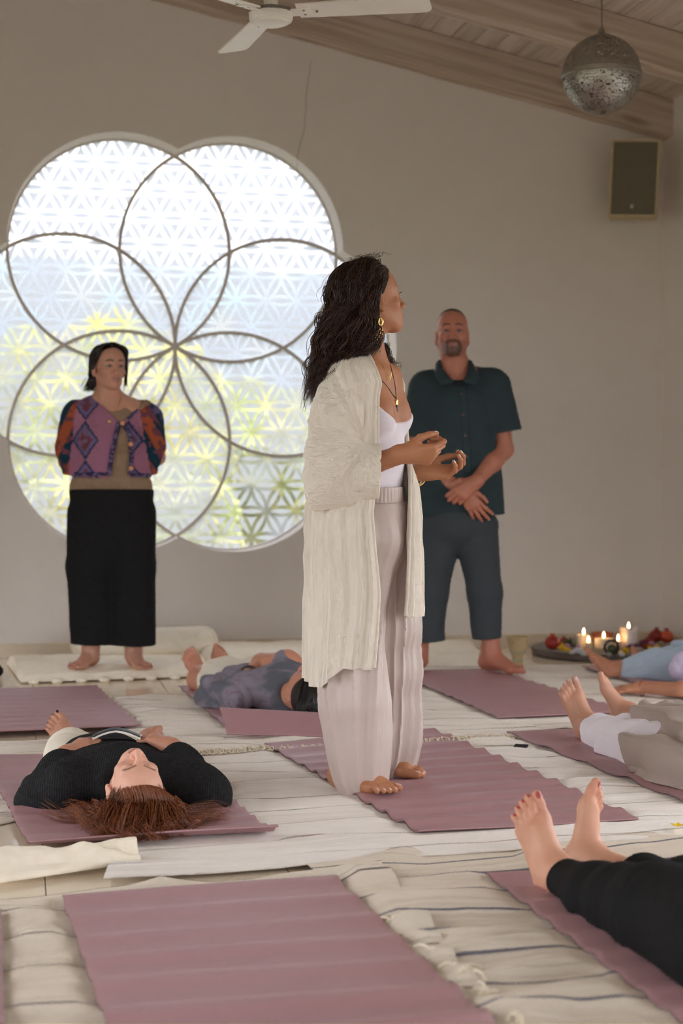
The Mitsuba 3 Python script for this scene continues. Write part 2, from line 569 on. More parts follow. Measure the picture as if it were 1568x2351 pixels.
# ------------------------------------------------------------------ the garden beyond
structure('ground')
mat('lawn', lambda p, n, uv: mix(mi.Color3f(0.18, 0.19, 0.115), mi.Color3f(0.235, 0.235, 0.155), fbm(p.x * 0.8, p.y * 0.8, 0.0, 4)), 0.9, 0.1)
gm = trimesh.creation.triangulate_polygon(sg.box(-90, -60, 90, 120).difference(sg.Polygon([tuple(R(a, b)[:2]) for a, b in ((LEFT_A - .2, -.2), (.2, -.2), (.2, REAR_B + .2), (LEFT_A - .2, REAR_B + .2))])), engine='earcut')
put('ground', None, trimesh.Trimesh(np.c_[gm[0], np.full(len(gm[0]), -0.15)], gm[1], process=False), 'lawn')
structure('terrace')
mat('terrace_stone', lambda p, n, uv: mix(mi.Color3f(0.26, 0.25, 0.23), mi.Color3f(0.34, 0.33, 0.31), fbm(p.x * 2, p.y * 2, 0.0, 3)), 0.8, 0.2)
put('terrace', None, room_mesh(cat([box((7, REAR_B + 7, 0.1), (LEFT_A - 3.75, REAR_B / 2 + 3, -0.12)), box((6, REAR_B + 7, 0.1), (3.25, REAR_B / 2 + 3, -0.12)), box((-LEFT_A + .5, 6.5, 0.1), (LEFT_A / 2, REAR_B + 3.5, -0.12))])), 'terrace_stone')
structure('hill')
mat('hill_green', lambda p, n, uv: mix(mi.Color3f(0.23, 0.27, 0.28), mi.Color3f(0.30, 0.33, 0.35), fbm(p.x * 0.15, p.z * 0.3, 0.0, 4)), 0.95, 0.05)
hx = np.linspace(-70, 70, 60)
hp = np.zeros((12, 60, 3))
for i, t in enumerate(np.linspace(0, 1, 12)):
    top = 13.5 + 2.5 * nfbm(np.stack([hx * 0.06, hx * 0, hx * 0], 1), 3, 3)
    hp[i] = np.stack([hx, 78 + 30 * t + 0 * hx, -0.3 + top * math.sin(t * math.pi / 2)], 1)
put('hill', None, trimesh.Trimesh(hp.reshape(-1, 3), grid_faces(12, 60), process=False), 'hill_green', smooth=True)
# ------------------------------------------------------------------ rugs, mats and mattresses on the floor
def quad_grid(c, nu, nv):
    """bilinear grid over far-left, far-right, near-right, near-left; rows run from far to near"""
    c = [np.asarray(q, float)[:2] for q in c]
    u, v = np.meshgrid(np.linspace(0, 1, nu), np.linspace(0, 1, nv))
    u, v = u[..., None], v[..., None]
    xy = (c[0] * (1 - u) + c[1] * u) * (1 - v) + (c[3] * (1 - u) + c[2] * u) * v
    w, l = np.linalg.norm(c[1] - c[0]), np.linalg.norm(c[3] - c[0])
    return xy, u[..., 0] * w, v[..., 0] * l, w, l


def cotton(p, n, uv, stripes, base, dark):
    u, v = uv.x, uv.y
    w = v + 0.05 * (noise(u * 2.6, v * 1.5, 1.0) - 0.5) + 0.008 * (noise(u * 16, v * 3, 2.0) - 0.5)
    slub = fbm(u * 4, v * 130, 3.0, 3)
    c = mix(mi.Color3f(*base), mi.Color3f(*dark), 0.4 * smoothstep(0.3, 0.8, slub) * smoothstep(0.2, 0.7, noise(u * 2, v * 9, 4.0)))
    c = c * (0.93 + 0.1 * fbm(u * 60, v * 240, 0.5, 2))
    for period, off, half, col, brk in stripes:
        k = dr.abs(w / period + off - dr.floor(w / period + off + 0.5)) * period
        t = smoothstep(half, half * 0.55, k) * (1 - brk * smoothstep(0.45, 0.55, noise(u * 9, dr.floor(w / period + off + 0.5) * 7, 1.0)))
        if isinstance(col, str):
            seg = cell_rand(dr.floor(u * 38 + dr.floor(k * 700)), dr.floor(w / period + off + 0.5), 3)
            cc = dr.select(seg < 0.25, mi.Color3f(0.30, 0.08, 0.06), dr.select(seg < 0.5, mi.Color3f(0.09, 0.16, 0.12), dr.select(seg < 0.7, mi.Color3f(0.08, 0.1, 0.14), mi.Color3f(0.42, 0.4, 0.36))))
            c = mix(c, cc, t * 0.75)
        else:
            c = mix(c, mi.Color3f(*col), t * 0.9)
    return c


DARK, GREY, INK = srgb(92, 84, 84), srgb(128, 120, 116), srgb(86, 88, 104)
WHITE_R, CREAM_R = srgb(226, 218, 208), srgb(214, 203, 188)


def rug_mat(key, stripes, base=WHITE_R, dark=srgb(192, 180, 165)):
    mat(key, lambda p, n, uv: cotton(p, n, uv, stripes, base, dark), 0.92, 0.1,
        bump=lambda p, n, uv: fbm(uv.x * 70, uv.y * 420, 0.0, 2), bump_scale=0.0016, eps=1e-3)


rug_mat('rug_bright', [(0.205, 0.15, 0.006, 'mosaic', 0.55)], srgb(228, 222, 215), srgb(196, 188, 180))
rug_mat('rug_lined', [(0.105, 0.2, 0.0032, GREY, 0.6), (0.26, 0.4, 0.0045, DARK, 0.4)])
rug_mat('rug_far', [(0.14, 0.1, 0.006, srgb(196, 176, 164), 0.2), (0.31, 0.3, 0.004, GREY, 0.5)])
rug_mat('rug_striped', [(0.158, 0.36, 0.0068, INK, 0.0), (0.158, 0.72, 0.0016, srgb(180, 172, 150), 0.3)], CREAM_R, srgb(186, 172, 154))
rug_mat('rug_striped_left', [(0.2, 0.42, 0.004, DARK, 0.0), (0.2, 0.52, 0.0015, GREY, 0.3)], CREAM_R, srgb(186, 172, 154))
mat('yarn', srgb(222, 212, 192), 0.9, 0.1)


def yarn_fringe(parent, line, out, n, length=0.06, seed=0):
    """knotted bunches of yarn along an end of a rug"""
    r = np.random.default_rng(seed)
    line = np.asarray(line, float)
    ms = []
    for i in range(n):
        t = (i + r.uniform(-.3, .3)) / n * (len(line) - 1)
        k = int(np.clip(t, 0, len(line) - 2))
        p0 = line[k] + (line[k + 1] - line[k]) * (t - k)
        bend = r.normal(0, 0.5)
        for j in range(5):
            L = length * r.uniform(0.6, 1.1)
            s = np.linspace(0, 1, 7)
            side = np.array([-out[1], out[0], 0])
            wv = r.normal(0, 0.012) * np.sin(s * r.uniform(2, 7)) + bend * L * s**2 * .6
            P = p0 + np.outer(s * L, out) + np.outer(wv, side)
            P[:, 2] += 0.004 + 0.014 * r.random() * np.sin(s * math.pi * r.uniform(.8, 1.6))**2
            ms.append(tube(P, 0.0019, 4))
    put(parent, 'fringe', cat(ms), 'yarn', smooth=True, kind='stuff')


def strip(near, far, width, side):
    """corners of a mat from one long edge (near and far point); side +1: the mat lies to the right of it"""
    d = unit((far - near)[:2])
    s = np.array([d[1], -d[0]]) * side * width
    n2, f2 = near[:2] + s, far[:2] + s
    return [far, f2, n2, near] if side > 0 else [f2, far, near, n2]


def along(a, b, length):
    return a + unit(b - a) * length


def strip_px(near, far, width, side, length=None):
    p, q = G(*near), G(*far)
    return strip(along(q, p, length) if length else p, q, width, side)


MATS = [
    ([G(142, 2085), G(768, 2038), along(G(768, 2038), G(1100, 2351), 1.75), along(G(142, 2085), G(235, 2351), 1.75)], 'empty dusty pink yoga mat lying in the foreground at the bottom', dict(seed=1, amp=0.014, period=0.17)),
    (strip_px((1527, 2351), (1115, 2027), 0.62, 1, 1.75), 'dusty pink yoga mat under the black leggings at lower right', dict(seed=2, amp=0.008)),
    ([G(610, 1725), G(995, 1690), G(1465, 1898), G(960, 1932)], 'wavy pink yoga mat under the feet of the standing woman in the cream kimono', dict(seed=3, amp=0.012, period=0.14)),
    ([G(-42, 1751), G(410, 1746), G(640, 1945), G(70, 1970)], 'pink yoga mat under the red-haired person with its near end curled up', dict(seed=4, amp=0.010, curl=(0.16, 0.03, 0.4, 1.0))),
    (strip_px((325, 1682), (220, 1587), 0.75, -1), 'empty pale pink yoga mat at far left before the cream mattress', dict(seed=5, amp=0.010, period=0.12)),
    ([G(409, 1587), G(720, 1576), G(900, 1672), G(520, 1684)], 'pink yoga mat under the reclining dark-haired person in grey behind the standing woman', dict(seed=6, amp=0.012, period=0.2)),
    ([G(905, 1554), G(1125, 1547), G(1440, 1646), G(1143, 1660)], 'pink yoga mat under the bare feet of the standing man', dict(seed=7, amp=0.008)),
    (strip_px((1568, 1857), (1164, 1696), 0.62, 1, 1.75), 'pink yoga mat with black corner tag under the person in white trousers', dict(seed=8, amp=0.010, period=0.3)),
    (strip_px((1443, 1574), (1334, 1540), 0.62, 1, 1.75), 'pink yoga mat at far right under the person in pale blue trousers', dict(seed=9, amp=0.004)),
    (strip_px((10, 2351), (3, 2112), 0.62, -1, 1.7), 'sliver of pink yoga mat at the lower left edge of the picture', dict(seed=10, amp=0.003)),
]
UNDER = so.unary_union([sg.Polygon([tuple(np.asarray(q)[:2]) for q in c]) for c, _, _ in MATS])


def ridges2(a, b, seed):
    n = nfbm(np.stack([a, b, a * 0 + 5], -1), 2, seed + 3)
    return 1 - np.abs(2 * n - 1)


def rug(name, label, corners, bsdf, z=0.004, amp=0.006, nu=76, nv=170, seed=0, fringe=None, uoff=0.0):
    key = thing(name, label, 'rug')
    xy, u, v, w, l = quad_grid(corners, nu, nv)
    q = np.stack([u * 1.2, v * 9, np.full_like(u, seed)], -1)
    h = amp * 2.2 * np.clip(nfbm(q, 3, seed) - 0.35, 0, 1) + amp * 5.0 * np.clip(ridges2(u * 2.2 + .3 * v, v * 7.5, seed) - 0.5, 0, 1) * nfbm(np.stack([u * 2, v * 2, u * 0], -1), 2, seed + 5)
    import shapely
    free = np.clip(shapely.distance(UNDER, shapely.points(xy.reshape(-1, 2))).reshape(u.shape) / 0.07, 0, 1)
    h = np.minimum(h, .006 + h * free)          # flat where a mat weighs it down
    # ragged outline
    ctr = xy.mean((0, 1))
    e = np.stack([nfbm(np.stack([u * 5, v * 5, u * 0 + k], -1), 3, seed + 9) - 0.5 for k in (1, 8)], -1)
    P = np.concatenate([xy + e * 0.035, (z + h)[..., None]], -1)
    m = sheet(P, 0.004)
    uv = np.stack([u.ravel() + uoff, v.ravel()], 1)
    put(key, 'cloth' if fringe else None, m, bsdf, smooth=True, uv=np.vstack([uv, uv]))
    if fringe:
        end, n = fringe
        line = P[0 if end == 'far' else -1] + [0, 0, 0.002]
        out = P[0].mean(0) - P[-1].mean(0)
        out[2] = 0
        out = unit(out) * (1 if end == 'far' else -1)
        yarn_fringe(key, line, out, n, 0.07, seed)
    return key, P


rug('rug', 'cream cotton rug with thin dark lines behind the reclining red-haired person', [G(255, 1606), G(1010, 1590), G(1330, 1716), G(330, 1752)], 'rug_lined', z=0.005, amp=0.010, seed=1)
rug('rug', 'pale rug with faint pink bands under the far mat and the small goblet', [G(900, 1540), G(1650, 1527), G(1900, 1662), G(985, 1690)], 'rug_far', z=0.003, amp=0.008, seed=2)
rug('rug', 'white rug with thin patterned multicoloured bands and yarn fringe in the middle of the room', [G(440, 1752), G(1225, 1704), G(1880, 1915), G(235, 2032)], 'rug_bright', z=0.009, amp=0.010, seed=3, fringe=('far', 60))
rug('rug', 'cream rug with dark stripes at lower right beside the black leggings', [G(690, 1988), G(1600, 1922), G(2250, 2351), G(1180, 2420)], 'rug_striped', z=0.006, amp=0.012, seed=4, uoff=1.0)
rug('rug', 'crumpled cream rug with thin dark lines at the lower left corner', [G(-180, 2094), G(860, 1996), G(1240, 2440), G(-300, 2440)], 'rug_striped_left', z=0.003, amp=0.016, seed=5)
rug('rug', 'cream rug with grey lines under the left edge of the red-haired person\'s mat', [G(-260, 1712), G(480, 1690), G(640, 1760), G(-420, 1985)], 'rug_lined', z=0.002, amp=0.008, seed=6)

# yarn knots along the side of the striped rug
tk = thing('yarn_tassel', 'row of cream knotted tassels along the side of the dark striped rug at lower right', 'tassel', kind='stuff')
ms = []
for i, (px, py) in enumerate([(905, 2120), (938, 2108), (1000, 2190), (1052, 2226), (1075, 2243), (1120, 2280), (1155, 2312), (1190, 2346)]):
    r_ = np.random.default_rng(i)
    for j in range(6):
        p0 = G(px, py, 0.016)
        d_ = np.array([r_.normal(-.2, .5), r_.normal(0, .5), 0]) * 0.035
        s = np.linspace(0, 1, 6)[:, None]
        ms.append(tube(p0 + d_ * s + np.array([0, 0, 0.02]) * np.sin(s * 3) * r_.random(), 0.0035 * np.linspace(1.2, .5, 6), 5))
put(tk, None, cat(ms), 'yarn', smooth=True)


def mat_color(p, n, uv):
    g = fbm(uv.x * 3, uv.y * 3, 0.0, 3)
    rib = smoothstep(0.3, 0.8, dr.abs(dr.sin(uv.x * 900 + dr.sin(uv.y * 900) * 0.6)))
    return mix(mi.Color3f(*srgb(164, 124, 128)), mi.Color3f(*srgb(174, 135, 139)), g) * (0.95 + 0.06 * rib)


mat('mat_rubber', mat_color, 0.30, 0.7, bump=lambda p, n, uv: dr.sin(uv.x * 1100) * dr.sin(uv.y * 700), bump_scale=0.0005, eps=3e-4)


def yoga_mat(label, corners, z=0.022, amp=0.006, seed=0, curl=None, nu=40, nv=200, period=0.13):
    key = thing('yoga_mat', label, 'mat')
    xy, u, v, w, l = quad_grid(corners, nu, nv)
    ph = 0.5 * (nfbm(np.stack([u * 1.1, v * 1.5, u * 0 + seed], -1), 2, seed) - 0.5)
    wave = np.sin((v / period + ph) * 2 * math.pi)
    a = amp * (0.25 + 1.1 * nfbm(np.stack([u * 1.5, v * 3, u * 0], -1), 2, seed + 4))
    h = a * (0.5 + 0.5 * wave)**2
    P = np.concatenate([xy, (z + h)[..., None]], -1)
    if curl:                                           # near end lifted, stronger at one side
        length, rise, left, right = curl
        t = np.clip((v - (l - length)) / length, 0, 1)
        P[..., 2] += rise * t**2 * (left + (right - left) * u / w)
    e = 0.008 * (nfbm(np.stack([u * 0 + 3, v * 6, u * 0 + seed], -1), 2, 7) - 0.5)
    P[..., 0] += e
    m = sheet(P, 0.0055)
    uv = np.stack([u.ravel(), v.ravel()], 1)
    put(key, None, m, 'mat_rubber', smooth=40 if False else True, uv=np.vstack([uv, uv]))
    return key, P


for n_, (c_, lab_, kw_) in enumerate(MATS):
    yoga_mat(lab_, c_, **kw_)
# tag on the corner of the mat, flap of the folded mat
mat('black_tag', srgb(28, 26, 28), 0.6, 0.3)
tagp = G(1196, 1713, 0.022)
m = place(chamfer_box(0.05, 0.035, 0.006, 0.002), tagp, unit([1, -.35, .0]), unit([.35, 1, .15]), unit(np.cross([1, -.35, 0], [.35, 1, .15])))
put('yoga_mat_007', 'corner_tag', m, 'black_tag', label='small black fabric corner tag')
t = np.linspace(0, 1, 30)
fl = []
for s in np.linspace(0, 1, 40):
    b0, b1 = G(520, 1684, 0.03) * (1 - s) + G(775, 1690, 0.03) * s, np.array([0, 0, 0])
    back = np.array([-0.10, 0.30, 0])
    up = 0.085 * (1 - 0.15 * s)
    P = b0 + np.outer(np.sin(t * math.pi * .5)**1.2 * 0.33, back) + np.outer(up * np.sin(np.clip(t * 1.05, 0, 1) * math.pi * .5), [0, 0, 1]) + [0, 0, -0.004]
    fl.append(P)
m = sheet(np.stack(fl, 1), 0.0055)
put('yoga_mat_005', 'folded_flap', m, 'mat_rubber', smooth=True, label='pink flap folded up like a pillow', uv=np.zeros((len(m.vertices), 2)))

# ---- cream mattresses, bolster and folded blanket
def wool_color(p, n, uv):
    g = fbm(p.x * 40, p.y * 40, p.z * 40, 3)
    return mix(mi.Color3f(*srgb(226, 216, 196)), mi.Color3f(*srgb(240, 232, 215)), g)


mat('cream_wool', wool_color, 0.9, 0.1, sheen=0.3, bump=lambda p, n, uv: fbm(p.x * 160, p.y * 160, p.z * 160, 2), bump_scale=0.003)


def pad(corners, height, seed=0, lump=0.012, r=0.03, z=0.004, nu=70, nv=50):
    """a stuffed pad: a closed shell over a quad, rounded at the edges"""
    xy, u, v, w, l = quad_grid(corners, nu, nv)
    e = np.minimum(np.minimum(u, w - u), np.minimum(v, l - v))
    prof = np.clip(e / r, 0, 1)
    prof = np.sqrt(1 - (1 - prof)**2)
    lumps = lump * (nfbm(np.stack([u * 5, v * 5, u * 0 + seed], -1), 3, seed) - 0.5) * 2
    c = xy.mean((0, 1))
    top = z + height * (0.12 + 0.88 * prof) + lumps * prof
    bot = z + height * 0.45 * (1 - prof)
    A = np.concatenate([xy, top[..., None]], -1)
    B = np.concatenate([xy, np.minimum(bot, top - 0.002)[..., None]], -1)
    n = nu * nv
    f = grid_faces(nv, nu)[:, ::-1]
    rim = np.r_[np.arange(nu), np.arange(1, nv) * nu + nu - 1, (nv - 1) * nu + np.arange(nu - 2, -1, -1), np.arange(nv - 2, -1, -1) * nu]
    a, b = rim[:-1], rim[1:]
    return trimesh.Trimesh(np.vstack([A.reshape(-1, 3), B.reshape(-1, 3)]), np.vstack([f, f[:, ::-1] + n, np.stack([a, b, b + n], 1), np.stack([a, b + n, a + n], 1)]), process=False)


k = thing('mattress', 'thin cream wool mattress with tufts along its edge under the woman in black trousers', 'mattress')
put(k, 'cover', pad([G(15, 1506, .045), G(480, 1500, .045), G(470, 1556), G(48, 1571)], 0.045, 1, 0.016), 'cream_wool', smooth=True)
for i in range(8):
    s = i / 7
    p = G(78, 1570) * (1 - s) + G(455, 1557) * s + np.array([0, -0.018, 0.012])
    f = Field().ell(p, (0.026, 0.02, 0.014), k=.01).ell(p + [0.012 * (-1)**i, -.01, 0.003], (0.014, 0.012, 0.012), k=.01)
    put(k, 'tuft', f.mesh(0.005), 'cream_wool', smooth=True)
k = thing('mattress', 'thick cream wool mattress lying along the wall behind the standing man', 'mattress')
put(k, None, pad([G(440, 1509, .0), G(1095, 1499, 0), G(1112, 1536), G(470, 1538)], 0.085, 2, 0.012, r=0.07), 'cream_wool', smooth=True)
k = thing('bolster', 'large cream stuffed bolster on the mattress behind the woman in black trousers', 'cushion')
a, b = V(196, 1481, 8.75), V(456, 1477, 8.72)
f = Field().cap(a, b, 0.078, 0.082).cap(a + [0, .09, .0], b + [0.01, .09, .0], 0.075, 0.085)
ml = f.mesh(0.01, disp=lambda p: 0.012 * (nfbm(p * [7, 7, 12], 3, 3) - 0.5))
put(k, None, ml, 'cream_wool', smooth=True)

k = thing('blanket', 'folded cream knitted blanket beside the curled end of the red-haired person\'s mat', 'blanket')
P = []
for v_ in np.linspace(0, 1, 40):
    a, b = G(-60, 1996, 0) * (1 - v_) + G(-60, 2048, 0) * v_, G(306, 1978, 0) * (1 - v_) + G(322, 1990, 0) * v_
    row = []
    for u_ in np.linspace(0, 1, 120):
        q = a * (1 - u_) + b * u_
        hgt = 0.05 * math.sin(math.pi * min(1, v_ * 1.0))**0.6 * (1 - 0.25 * u_)
        fold = 0.016 * math.sin(9 * v_ + 3 * math.sin(4 * u_)) + 0.040 * (nfbm([[u_ * 6, v_ * 3.0, 0]], 2, 2)[0] - .5)
        row.append(q + [0, 0, max(0.006, 0.012 + hgt + fold * math.sin(math.pi * v_))])
    P.append(row)
put(k, None, sheet(np.array(P), 0.01), 'cream_wool', smooth=True)

k = thing('bag', 'small black rounded bag on the floor at the left edge of the picture', 'bag')
mat('black_cloth', lambda p, n, uv: mix(mi.Color3f(0.008, 0.008, 0.0085), mi.Color3f(0.014, 0.014, 0.015), fbm(p.x * 90, p.y * 90, p.z * 90, 2)), 0.85, 0.15)
c = G(-18, 1558)
put(k, None, Field().ell(c + [0, 0, .036], (0.055, 0.05, 0.036)).ell(c + [0, .01, .05], (0.03, 0.03, 0.03)).mesh(0.006), 'black_cloth', smooth=True)
# ------------------------------------------------------------------ anatomy
def field_eval(F, P):
    P = np.atleast_2d(np.asarray(P, float))
    c = np.full(len(P), 0.3)
    for fn, a, b, k, sub in F.ops:
        d = fn(P[:, 0], P[:, 1], P[:, 2])
        if sub:
            h = np.maximum(k - np.abs(c + d), 0) / k
            c = np.maximum(c, -d) + h * h * k / 4
        else:
            h = np.maximum(k - np.abs(c - d), 0) / k
            c = np.minimum(c, d) - h * h * k / 4
    return c


def hit(F, px, py, d0, d1, off=0.0):
    """first point of the field's surface on the line of sight through a pixel"""
    ds = np.linspace(d0, d1, 400)
    P = np.array([0, 0, CAMH]) + ds[:, None] * ray(px, py)
    f = field_eval(F, P)
    i = np.nonzero(f < off)[0]
    return P[i[0]] if len(i) else P[np.argmin(f)]


class Head:
    """face and skull in a local frame: x to the side, y forward, z up, origin between the eyes' level and the ears"""

    def __init__(self, c, fwd, up, s=1.0, wide=1.0, male=False, closed=False, side=1, hairline=0.055):
        self.c, self.s, self.male, self.closed, self.wide, self.hairline = np.asarray(c, float), s, male, closed, wide, hairline
        f, sd, u = frame(fwd, up)
        self.M = np.array([sd, f, u])
        self.eyes = []

    def w(self, x, y, z):
        return self.c + self.s * (np.array([x * self.wide, y, z]) @ self.M)

    def loc(self, P):
        q = (np.asarray(P) - self.c) @ self.M.T / self.s
        q[:, 0] /= self.wide
        return q

    def build(self, F):
        s, w, M = self.s, self.w, self.M
        E = lambda c, r, k=.02, sub=False: F.ell(w(*c), np.array(r) * s, M, k * s, sub)
        C = lambda a, b, r, r2=None, k=.015, sub=False: F.cap(w(*a), w(*b), r * s, None if r2 is None else r2 * s, k * s, sub)
        m = self.male
        E((0, -.012, .036), (.072 * self.wide, .094, .076))
        E((0, .03, .012), (.062 * self.wide, .057, .07), .03)
        E((0, .028, -.055), (.05 * self.wide, .05, .048), .03)
        jw = .052 if m else .046
        for q in (-1, 1):
            C((q * jw, -.002, -.05), (q * .02, .06, -.094), .016 if m else .013, .014, .03)
            E((q * .04, .054, -.03), (.022, .02, .018), .02)
            C((q * .012, .08, .021), (q * .043, .066, .018), .009 if m else .007, .008, .014)
        E((0, .073, -.093), (.021 if m else .017, .017, .016), .025)
        E((0, .070, -.062), (.03, .028, .028), .02)
        for q in (-1, 1):
            E((q * .032, .097, -.001), (.018, .018, .013), .016, True)
        C((0, .085, .012), (0, .105, -.032), .0075, .0095, .012)
        E((0, .107, -.035), (.0105, .0115, .009), .008)
        for q in (-1, 1):
            E((q * .0115, .098, -.039), (.008, .011, .0075), .006)
            E((q * .0055, .103, -.0475), (.0035, .0055, .004), .002, True)
        for q in (-1, 1):
            C((0, .0985, -.0605), (q * .022, .084, -.0645), .0052, .003, .005)
            C((0, .0970, -.0705), (q * .019, .083, -.067), .0062, .003, .005)
        for q in (-1, 1):                                   # lids over the eyeball
            E((q * .031, .071, -.001), (.0165, .0135, .0135), .006)
            if not self.closed:
                E((q * .031, .0845, -.0025), (.0135, .0065, .0046), .0022, True)
        for q in (-1, 1):
            E((q * .074, -.014, -.012), (.008, .019, .032), .01)
            E((q * .081, -.009, -.008), (.005, .011, .02), .005, True)
            E((q * .0755, -.004, -.041), (.006, .009, .01), .01)
        return self

    def eye_meshes(self, parent, iris=(0.06, 0.03, 0.015)):
        if self.closed:
            return
        for q in (-1, 1):
            m = trimesh.creation.uv_sphere(0.0122 * self.s, count=[24, 32])
            ctr = self.w(q * .031, .0715, -.002)
            g = unit(self.w(0, 1, 0) - self.c)
            a = (m.vertices / np.linalg.norm(m.vertices, axis=1, keepdims=True)) @ g
            col = np.where(a[:, None] > .965, [0.006, .005, .005], np.where(a[:, None] > .86, iris, [0.40, .36, .34]))
            m.apply_translation(ctr)
            put(parent, 'eye', m, 'eyeball', smooth=True, color=col)

    def paint(self, P, col, lip=(0.42, 0.16, 0.13), brow=(0.02, 0.014, 0.012), beard=None, freckle=False):
        """lips, brows, lashes and stubble as colour of the skin's vertices"""
        q = self.loc(P)
        x, y, z = np.abs(q[:, 0]), q[:, 1], q[:, 2]
        near = (np.linalg.norm(q, axis=1) < .2)

        def blend(m, c):
            m = np.clip(m, 0, 1)[:, None] * near[:, None]
            col[:] = col * (1 - m) + np.asarray(c) * m
        sm = lambda a, b, t: np.clip((t - a) / (b - a), 0, 1)
        blend(.35 * sm(.035, .0, np.hypot(x - .042, z + .032)) * (y > .02), [.46, .19, .14])
        arch = .0235 + .004 * np.sin(np.clip((x - .012) / .036, 0, 1) * math.pi) - .003 * sm(.035, .05, x)
        blend(sm(.0055, .0028, np.abs(z - arch)) * sm(.009, .013, x) * sm(.05, .044, x) * (y > .045) * .9, brow)
        up = z > -.0655
        lipm = sm(.0235, .019, x) * np.where(up, sm(-.0535, -.0565, z + x * .12), sm(-.0785, -.0755, z - x * .15)) * (y > .074)
        blend(lipm * .85, lip)
        blend(sm(.0016, .0006, np.abs(z + .0655)) * sm(.023, .019, x) * (y > .075) * .8, [.08, .03, .03])
        if self.closed:
            blend(sm(.0022, .001, np.abs(z + .007 + .004 * (1 - ((x - .031) / .015)**2))) * (np.abs(x - .031) < .016) * (y > .06), [.03, .02, .018])
        else:
            e = np.hypot((x - .031) / .0165, (z + .002) / .0075)
            blend(sm(1.02, .9, e) * sm(-.004, .0, z) * (y > .06) * .9, [.02, .013, .012])
            blend(sm(1.2, .9, e) * (y > .06) * .35, [.12, .05, .04])
        if beard is not None:
            n = .75 + .5 * (nfbm(P * 260, 2, 3) - .5)
            b = sm(.052, .044, np.hypot(x * 1.05, (z + .078) * 1.15)) * (y > .045)
            b = b * (1 - lipm) * np.where((z > -.045), 0, 1) * (1 - sm(.004, .0, np.abs(z + .082)) * sm(.014, .008, x) * .0)
            blend(b * n, beard)
            blend(.30 * n * sm(-.02, -.05, z) * (y > -.02) * sm(-.13, -.1, z), beard)
        return col


class Hand:
    """palm and five fingers; f towards the fingers, n out of the palm"""

    def __init__(self, wrist, f, n, left=False, s=1.0):
        self.o = np.asarray(wrist, float)
        f = unit(f)
        n = unit(np.asarray(n, float) - f * (f @ np.asarray(n, float)))
        t = np.cross(f, n) * (-1 if left else 1)
        self.B, self.s, self.nails = np.array([f, t, n]), s, []

    def w(self, a, b, c):
        return self.o + self.s * (np.array([a, b, c]) @ self.B)

    def build(self, F, curls=((20, 30, 15),) * 4, thumb=((.35, .8, .35), (.75, .45, .35), (.9, .2, .3)), spread=6, fat=1.0):
        s, w = self.s, self.w
        f, t, n = self.B
        side = (.028, .0095, -.0095, -.027)
        base = (.088, .091, .086, .077)
        lens = ((.042, .026, .02), (.047, .029, .021), (.043, .027, .021), (.034, .021, .018))
        F.cap(w(-.02, 0, 0), w(.02, 0, 0), .026 * s, .027 * s, .02 * s)
        for i in range(4):
            F.cap(w(.012, side[i] * .55, 0), w(base[i] - .004, side[i], -.002), .0155 * s, .0118 * s * fat, .014 * s)
        F.cap(w(.03, 0, .004), w(.07, 0, .002), .017 * s, .017 * s, .02 * s)
        for i in range(4):
            p = w(base[i], side[i], -.001)
            sp = math.radians(spread * (1.5 - i))
            d0 = f * math.cos(sp) + t * math.sin(sp)
            A = 0
            r = np.array([.0096, .0088, .008, .0068]) * s * fat * (.9 if i == 3 else 1)
            for j in range(3):
                A += math.radians(curls[i][j])
                dd = d0 * math.cos(A) + n * math.sin(A)
                q = p + dd * lens[i][j] * s
                F.cap(p, q, r[j], r[j + 1], .0045 * s)
                p = q
            nn = d0 * math.sin(A) - n * math.cos(A)
            self.nails.append((p - dd * .002 * s + nn * .0055 * s, nn, dd, .0062 * s))
        p = w(.018, .02, .008)
        F.cap(w(.01, .01, .004), p, .018 * s, .017 * s, .015 * s)
        r = np.array([.0165, .0125, .0105, .0085]) * s * fat
        for j, (d, L) in enumerate(zip(thumb, (.04, .033, .027))):
            d = unit(np.asarray(d) @ self.B)
            q = p + d * L * s
            F.cap(p, q, r[j], r[j + 1], .009 * s if j == 0 else .005 * s)
            p = q
        nn = unit(np.cross(np.cross(d, t + n * .3), d))
        self.nails.append((p - d * .002 * s + nn * .007 * s, nn, d, .0075 * s))
        return self

    def paint(self, P, col, nail):
        return paint_nails(P, col, self.nails, nail)


def paint_nails(P, col, nails, nail):
    for c, nn, dd, r in nails:
        v = P - c
        a = v @ dd
        b = v @ np.cross(nn, dd)
        h = v @ nn
        m = np.clip((1 - np.sqrt((a / (r * 1.15))**2 + (b / (r * .85))**2)) * 5, 0, 1) * (h > -.004) * (h < .012)
        col[:] = col * (1 - m[:, None]) + np.asarray(nail) * m[:, None]
    return col


